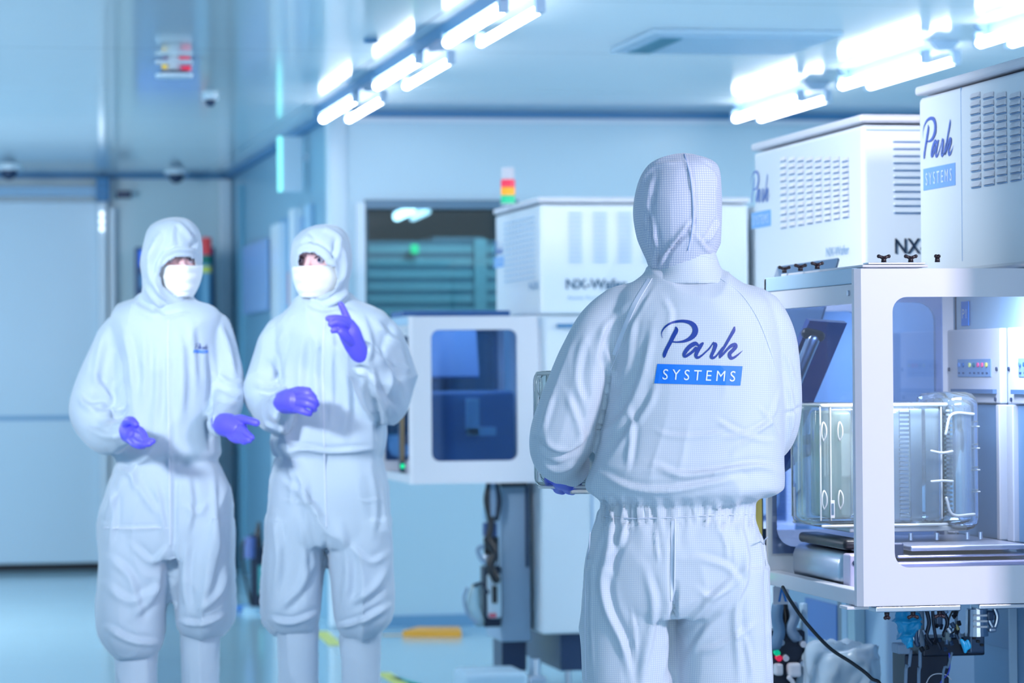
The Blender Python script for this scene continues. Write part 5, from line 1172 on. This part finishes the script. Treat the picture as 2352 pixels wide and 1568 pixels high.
m = MB(); c = pp(2243, 1424); m.cyl(c-[0, 0, .028], c+[0, 0, .026], .026, 20, .024); m.build('valve_body', steel, pn, smooth=False)
m = MB(); m.cyl(c+[0, 0, .026], c+[0, 0, .045], .015, 16); m.build('valve_neck', steel, pn)
m = MB(); m.cyl(c-[0, 0, .036], c-[0, 0, .028], .027, 20); m.build('valve_collar', steel, pn)
for k in (-1, 0, 1): MB().obox(c+[0, -.026, k*.013], (RGT, FWD, UPV), (.016, .004, .0022)).build('cooling_fin', white, pn)
ptube([(2200, 1396), (2196, 1420), (2202, 1455), (2206, 1475)], .004, 'hose', hose_g); ptube([(2190, 1398), (2180, 1420), (2176, 1445), (2190, 1452), (2196, 1425), (2188, 1400)], .0022, 'hose', dark)
ptube([(2186, 1500), (2178, 1530), (2165, 1568), (2160, 1900, 7.12)], .003, 'hose', hose_g); ptube([(2092, 1495), (2088, 1530), (2080, 1570), (2074, 2000, 7.1)], .0042, 'hose', hose_g)
ptube([(2113, 1495), (2113, 1530), (2110, 1580), (2110, 2000, 7.1)], .0042, 'hose', hose_g); ptube([(2180, 1500), (2182, 1520), (2178, 1545), (2160, 1568), (2140, 1620)], .0016, 'blue_wire', col('blue_wire', (60, 80, 220)))
ptube([(2125, 1575), (2135, 1555), (2150, 1547), (2172, 1549), (2185, 1560)], .0012, 'thin_wire', white)
ptube([(2262, 1398), (2270, 1420), (2280, 1440), (2286, 1436), (2290, 1415), (2284, 1398)], .006, 'fitting_pipe', steel); pbox(2268, 1402, 2284, 1425, 'fitting', slate, 7.09, .03)
pbox(2272, 1440, 2290, 1452, 'fitting', steel, 7.09, .02); pbox(2062, 1478, 2092, 1502, 'grey_box', col('mid_grey_box', (130, 155, 185)), 7.08, .05); ptube([(2100, 1400), (2105, 1430), (2104, 1470), (2108, 1480)], .006, 'pipe', slate)
pbox(2112, 1396, 2124, 1486, 'rod', hose_g, 7.12, .015); pbox(2150, 1412, 2166, 1440, 'solenoid', slate, 7.1, .03); pbox(2172, 1450, 2186, 1474, 'solenoid', col('fitting_grey', (120, 140, 150)), 7.09, .03)
ptube([(2128, 1400), (2134, 1430), (2128, 1460), (2140, 1478)], .005, 'pipe', dkst); ptube([(2142, 1398), (2144, 1430), (2150, 1466), (2160, 1490)], .004, 'pipe', dkst); ptube([(2160, 1396), (2176, 1426), (2168, 1458)], .005, 'pipe', dkst)
for k in range(22):
    x, y = random.uniform(2115, 2205), random.uniform(1402, 1500); a = pp(x, y, 7.09)
    (MB().cyl(a, a+[random.uniform(-.006, .006), .004, random.uniform(.004, .012)], random.uniform(.003, .006), 10)).build('fitting', random.choice([steel, dkst, slate, brass, dark, steel]), pn)
wv = MB(); V1 = limb_m([(2068, 1398, 0, .016), (2074, 1425, 0, .018), (2076, 1455, 0, .015), (2082, 1474, 0, .010)], 7.22); V2 = limb_m([(2092, 1400, 0, .012), (2098, 1425, 0, .014), (2092, 1450, 0, .010)], 7.22)
V, N, Fc = remesh([V1, V2], .003, 3); V = drape(V, N, .006, 3, (40, 40, 26)); finish('blue_wrapping', V, Fc, teal_wrap, pn, uv=False)
V1 = limb_m([(2208, 1470, 0, .004), (2214, 1480, 0, .006), (2217, 1496, 0, .004)], 7.12); V2 = limb_m([(2222, 1472, 0, .004), (2226, 1484, 0, .005), (2220, 1490, 0, .004)], 7.12)
V, N, Fc = remesh([V1, V2], .0015, 2); finish('blue_tape', V, Fc, teal_wrap, pn, uv=False)
ptube([(2100, 1424), (2096, 1450), (2100, 1470), (2108, 1468), (2110, 1440), (2104, 1422)], .003, 'clear_bag_edge', steel)
# framework and panels on the lower side of the middle tool
LXm = 2.559+.06
def sidepanel(x0, x1, y0, y1, name, m, par, X=LXm, out=.006):
    a, b = hx(x0, y0, X), hx(x1, y1, X); return MB().box((X-out, b[1], max(b[2], .02)), (X-.0005, a[1], a[2]), .001).build(name, m, par)
sidepanel(1853, 1926, 1372, 1478, 'blue_panel', col('strong_blue_panel', (78, 128, 205)), t2); sidepanel(1928, 1945, 1380, 2000, 'panel_gap', col('taupe_strip', (112, 130, 150)), t2)
sidepanel(1948, 1966, 1380, 2000, 'frame_post', pale, t2, out=.02); sidepanel(1970, 1992, 1385, 2000, 'frame_post', col('bright_post', (190, 220, 232)), t2, out=.03)
X3 = LX+.12
def sp3(x0, x1, y0, y1, name, m, out=.004):
    a, b = hx(x0, y0, X3), hx(x1, y1, X3); MB().box((X3-out, b[1], b[2]), (X3-.0005, a[1], a[2]), .001).build(name, m, t3)
sp3(2240, 2330, 1380, 1494, 'upper_side_panel', col('steel_blue_panel', (104, 144, 188))); sp3(2334, 2345, 1380, 2300, 'frame_post', pale, .02)
# unit under the middle enclosure, just right of the standing person
vu = empty('vacuum_unit', (2.08, 8.0, 0), 'dark pump unit with grey hoses and white valves right beside the standing person\'s trousers', 'pump unit')
Yv = 7.95
def vb(x0, y0, x1, y1, name, m, dep=.08, r=.004, Y=Yv): return pbox(x0, y0, x1, y1, name, m, Y, dep, r, vu)
vb(1772, 1446, 1852, 1600, 'housing', dkst); vb(1772, 1600, 1856, 2000, 'base_cabinet', slate, .12)
a = pp(1772, 2000, Yv); 
MB().box((pp(1772, 1600, Yv)[0], Yv, 0), (pp(1856, 1600, Yv)[0], Yv+.14, pp(1800, 1995, Yv)[2])).build('foot_plate', dkst, vu)
vb(1782, 1524, 1800, 1552, 'white_valve', white, .03, .006, Yv-.035); vb(1812, 1522, 1842, 1556, 'white_valve', white, .03, .008, Yv-.035)
for (x, y, c_) in ((1786, 1500, green), (1790, 1512, red), (1806, 1512, white), (1784, 1468, hose_g), (1796, 1476, steel), (1836, 1466, hose_g), (1846, 1480, white), (1844, 1524, steel)):
    a = pp(x, y, Yv-.02); MB().cyl(a, a+[0, .015, .003], .008, 12).build('fitting', c_, vu)
ptube([(1786, 1392), (1784, 1420), (1790, 1450), (1782, 1480)], .016, 'hose', col('blue_grey_hose', (96, 132, 168)), vu, Yv-.01); ptube([(1822, 1392), (1826, 1415), (1816, 1445), (1826, 1462)], .014, 'hose', hose_g, vu, Yv-.01)
ptube([(1800, 1392), (1804, 1420), (1800, 1450)], .012, 'hose', dark, vu, Yv+.02); ptube([(1812, 1556), (1822, 1570), (1815, 1600)], .006, 'hose', white, vu, Yv-.03)
vb(1848, 1385, 1856, 2000, 'support_post', pale, .03)
a, b = pp(1776, 1388, 7.80), pp(1812, 1346, 7.80)
wn = empty('warning_notice', a, 'white notice with blue print hanging below the enclosure beside the trousers', 'notice')
MB().box((a[0], 7.80, a[2]), (b[0], 7.803, b[2]), .001).build('sheet', white, wn)
m = MB(); w_ = b[0]-a[0]; h_ = b[2]-a[2]; m.add([(a[0]+w_*u, 7.7988, a[2]+h_*v) for u, v in ((.30, .15), (.48, .95), (.62, .95), (.88, .15), (.72, .15), (.56, .70), (.44, .15))], [(0, 1, 5, 6), (1, 2, 5), (2, 3, 4, 5)]); m.build('blue_mark', col('notice_blue', (40, 130, 215)), wn)
MB().cyl(pp(1780, 1348, 7.801), pp(1780, 1338, 7.801), .001).build('cord', dark, wn)
# far tool: cable duct, side cabinet, drain pan
fc = empty('utility_cabinet', (2.37, 12.9, 0), 'grey utility cabinet under the far enclosure beside the bundle of cables', 'cabinet')
a, b = hy(1152, 1440, 12.75), hy(1217, 1112, 12.75); MB().box((a[0], 12.75, .24), (b[0], 13.1, b[2]), .004).build('body', grey, fc)
MB().box((b[0]-.02, 12.74, .32+.55-.33), (b[0]-.008, 12.75, b[2]-.01)).build('door_gap', darkb, fc); MB().box((a[0]+.01, 12.8, .12), (b[0]-.01, 13.0, .24)).build('plinth', darkb, fc)
for x in (a[0]+.02, b[0]-.02): MB().cyl((x, 12.85, 0), (x, 12.85, .12), .015).build('foot', steel, fc)
cb_ = empty('cable_bundle', hy(1128, 1440, 12.7), 'bundle of dark cables and connectors hanging below the far enclosure', 'cables')
def fb(x0, y0, x1, y1, name, m, dep=.05, r=.004, Y=12.68): return pbox(x0, y0, x1, y1, name, m, Y, dep, r, cb_)
for P, r, m_ in (([(1125, 1110), (1118, 1150), (1128, 1200), (1122, 1240)], .014, dark), ([(1138, 1110), (1146, 1150), (1140, 1190)], .012, dkst), ([(1120, 1240), (1136, 1270), (1126, 1300), (1140, 1330)], .018, dark), ([(1130, 1110), (1132, 1150), (1130, 1180)], .016, hose_g),
                 ([(1108, 1255), (1098, 1262), (1104, 1280), (1112, 1290)], .010, hose_g), ([(1072, 1352), (1066, 1375), (1075, 1410), (1094, 1430)], .007, hose_g), ([(1090, 1345), (1106, 1340), (1120, 1360)], .007, dkst)):
    ptube(P, r, 'cable', m_, cb_, 12.66)
fb(1112, 1165, 1140, 1195, 'connector', col('pale_connector', (150, 190, 220)), .04, .008); fb(1112, 1200, 1142, 1232, 'connector', col('navy_connector', (52, 82, 140)), .04); fb(1112, 1272, 1144, 1300, 'coupling', steel, .05, .01)
fb(1122, 1318, 1152, 1420, 'pump_head', col('pump_white', (190, 214, 232)), .07, .01); fb(1132, 1345, 1142, 1385, 'gauge_window', dark, .012, .002, 12.66); fb(1124, 1408, 1140, 1418, 'red_label', col('label_red', (200, 90, 110)), .012, .001, 12.66)
m = MB(); V_, F_ = limb([(1092, 1350, 0, 12), (1088, 1390, 0, 16), (1100, 1425, 0, 14)], 12.9); m.add(V_, F_); m.build('clear_bottle', glassy('hazy_clear', (215, 235, 245), .05, diff=.4), cb_, smooth=True)
fb(1150, 1105, 1212, 1118, 'top_clamp', dark, .05); fb(1114, 1232, 1146, 1300, 'dark_connector', dark, .03, .006, 12.70); fb(1116, 1150, 1142, 1166, 'dark_connector', dark, .03, .006, 12.70); fb(1112, 1300, 1150, 1440, 'pump_base', dkst, .08, .006, 12.71)
q = hz(1100, 1470, .0); q2 = hz(1040, 1462, 0); sp_ = MB().box((hy(1040, 1440, 12.6)[0], 12.3, .0), (hy(1180, 1440, 12.6)[0], 12.6, .16), .02)
T(sp_.build('pump_stand', mat('stand_white', (180, 208, 230), .4)), 'low pale stand on the floor below the bundle of cables', 'stand')
cs = empty('caster', hz(1230, 1490, 0), 'silver levelling caster at the near corner of the far tool', 'caster')
q = hd(1215, 1462, 12.75); qz = 0
MB().cyl((2.42, 12.5, .045), (2.46, 12.5, .045), .045, 20).build('wheel', rubber, cs); MB().box((2.40, 12.47, .05), (2.475, 12.53, .125), .01).build('fork', steel, cs); MB().cyl((2.44, 12.52, .12), (2.44, 12.52, .19), .02).build('stem', steel, cs)
# floor unit far behind, between the two masked people
fu = empty('floor_extinguisher', (*hz(588, 1405, 0)[:2], 0), 'dark cylinder unit with hose standing on the floor between the two masked people', 'fire extinguisher')
bx0, by0 = world_loc(fu)[0], world_loc(fu)[1]
MB().cyl((bx0, by0, .0), (bx0, by0, .03), .075, 20).build('base', col('base_pale', (150, 190, 215)), fu)
MB().cyl((bx0+.012, by0, .03), (bx0+.012, by0, .36), .042, 20, .04).build('cylinder', dkst, fu); MB().cyl((bx0+.03, by0-.045, .10), (bx0+.03, by0-.045, .26), .02, 12).build('teal_tube', col('teal_tube', (60, 150, 160)), fu)
MB().cyl((bx0+.012, by0, .36), (bx0+.02, by0, .50), .03, 14, .008).build('neck', dark, fu); MB().cyl((bx0-.035, by0-.02, .30), (bx0-.03, by0-.02, .42), .03, 14).build('violet_handle', col('violet_part', (92, 110, 170)), fu)
MB().tube([(bx0+.02, by0, .44), (bx0-.07, by0, .38), (bx0-.06, by0, .2), (bx0-.03, by0-.02, .05)], .008).build('hose', dark, fu, smooth=True)
a = hz(560, 1402, 0)
T(MB().box(a-[.04, .03, 0], a+[.04, .03, .03], .01).build('blue_shoe_cover', col('shoe_cover_blue', (60, 130, 215))), 'small blue bundle on the floor left of the dark cylinder unit', 'bundle')
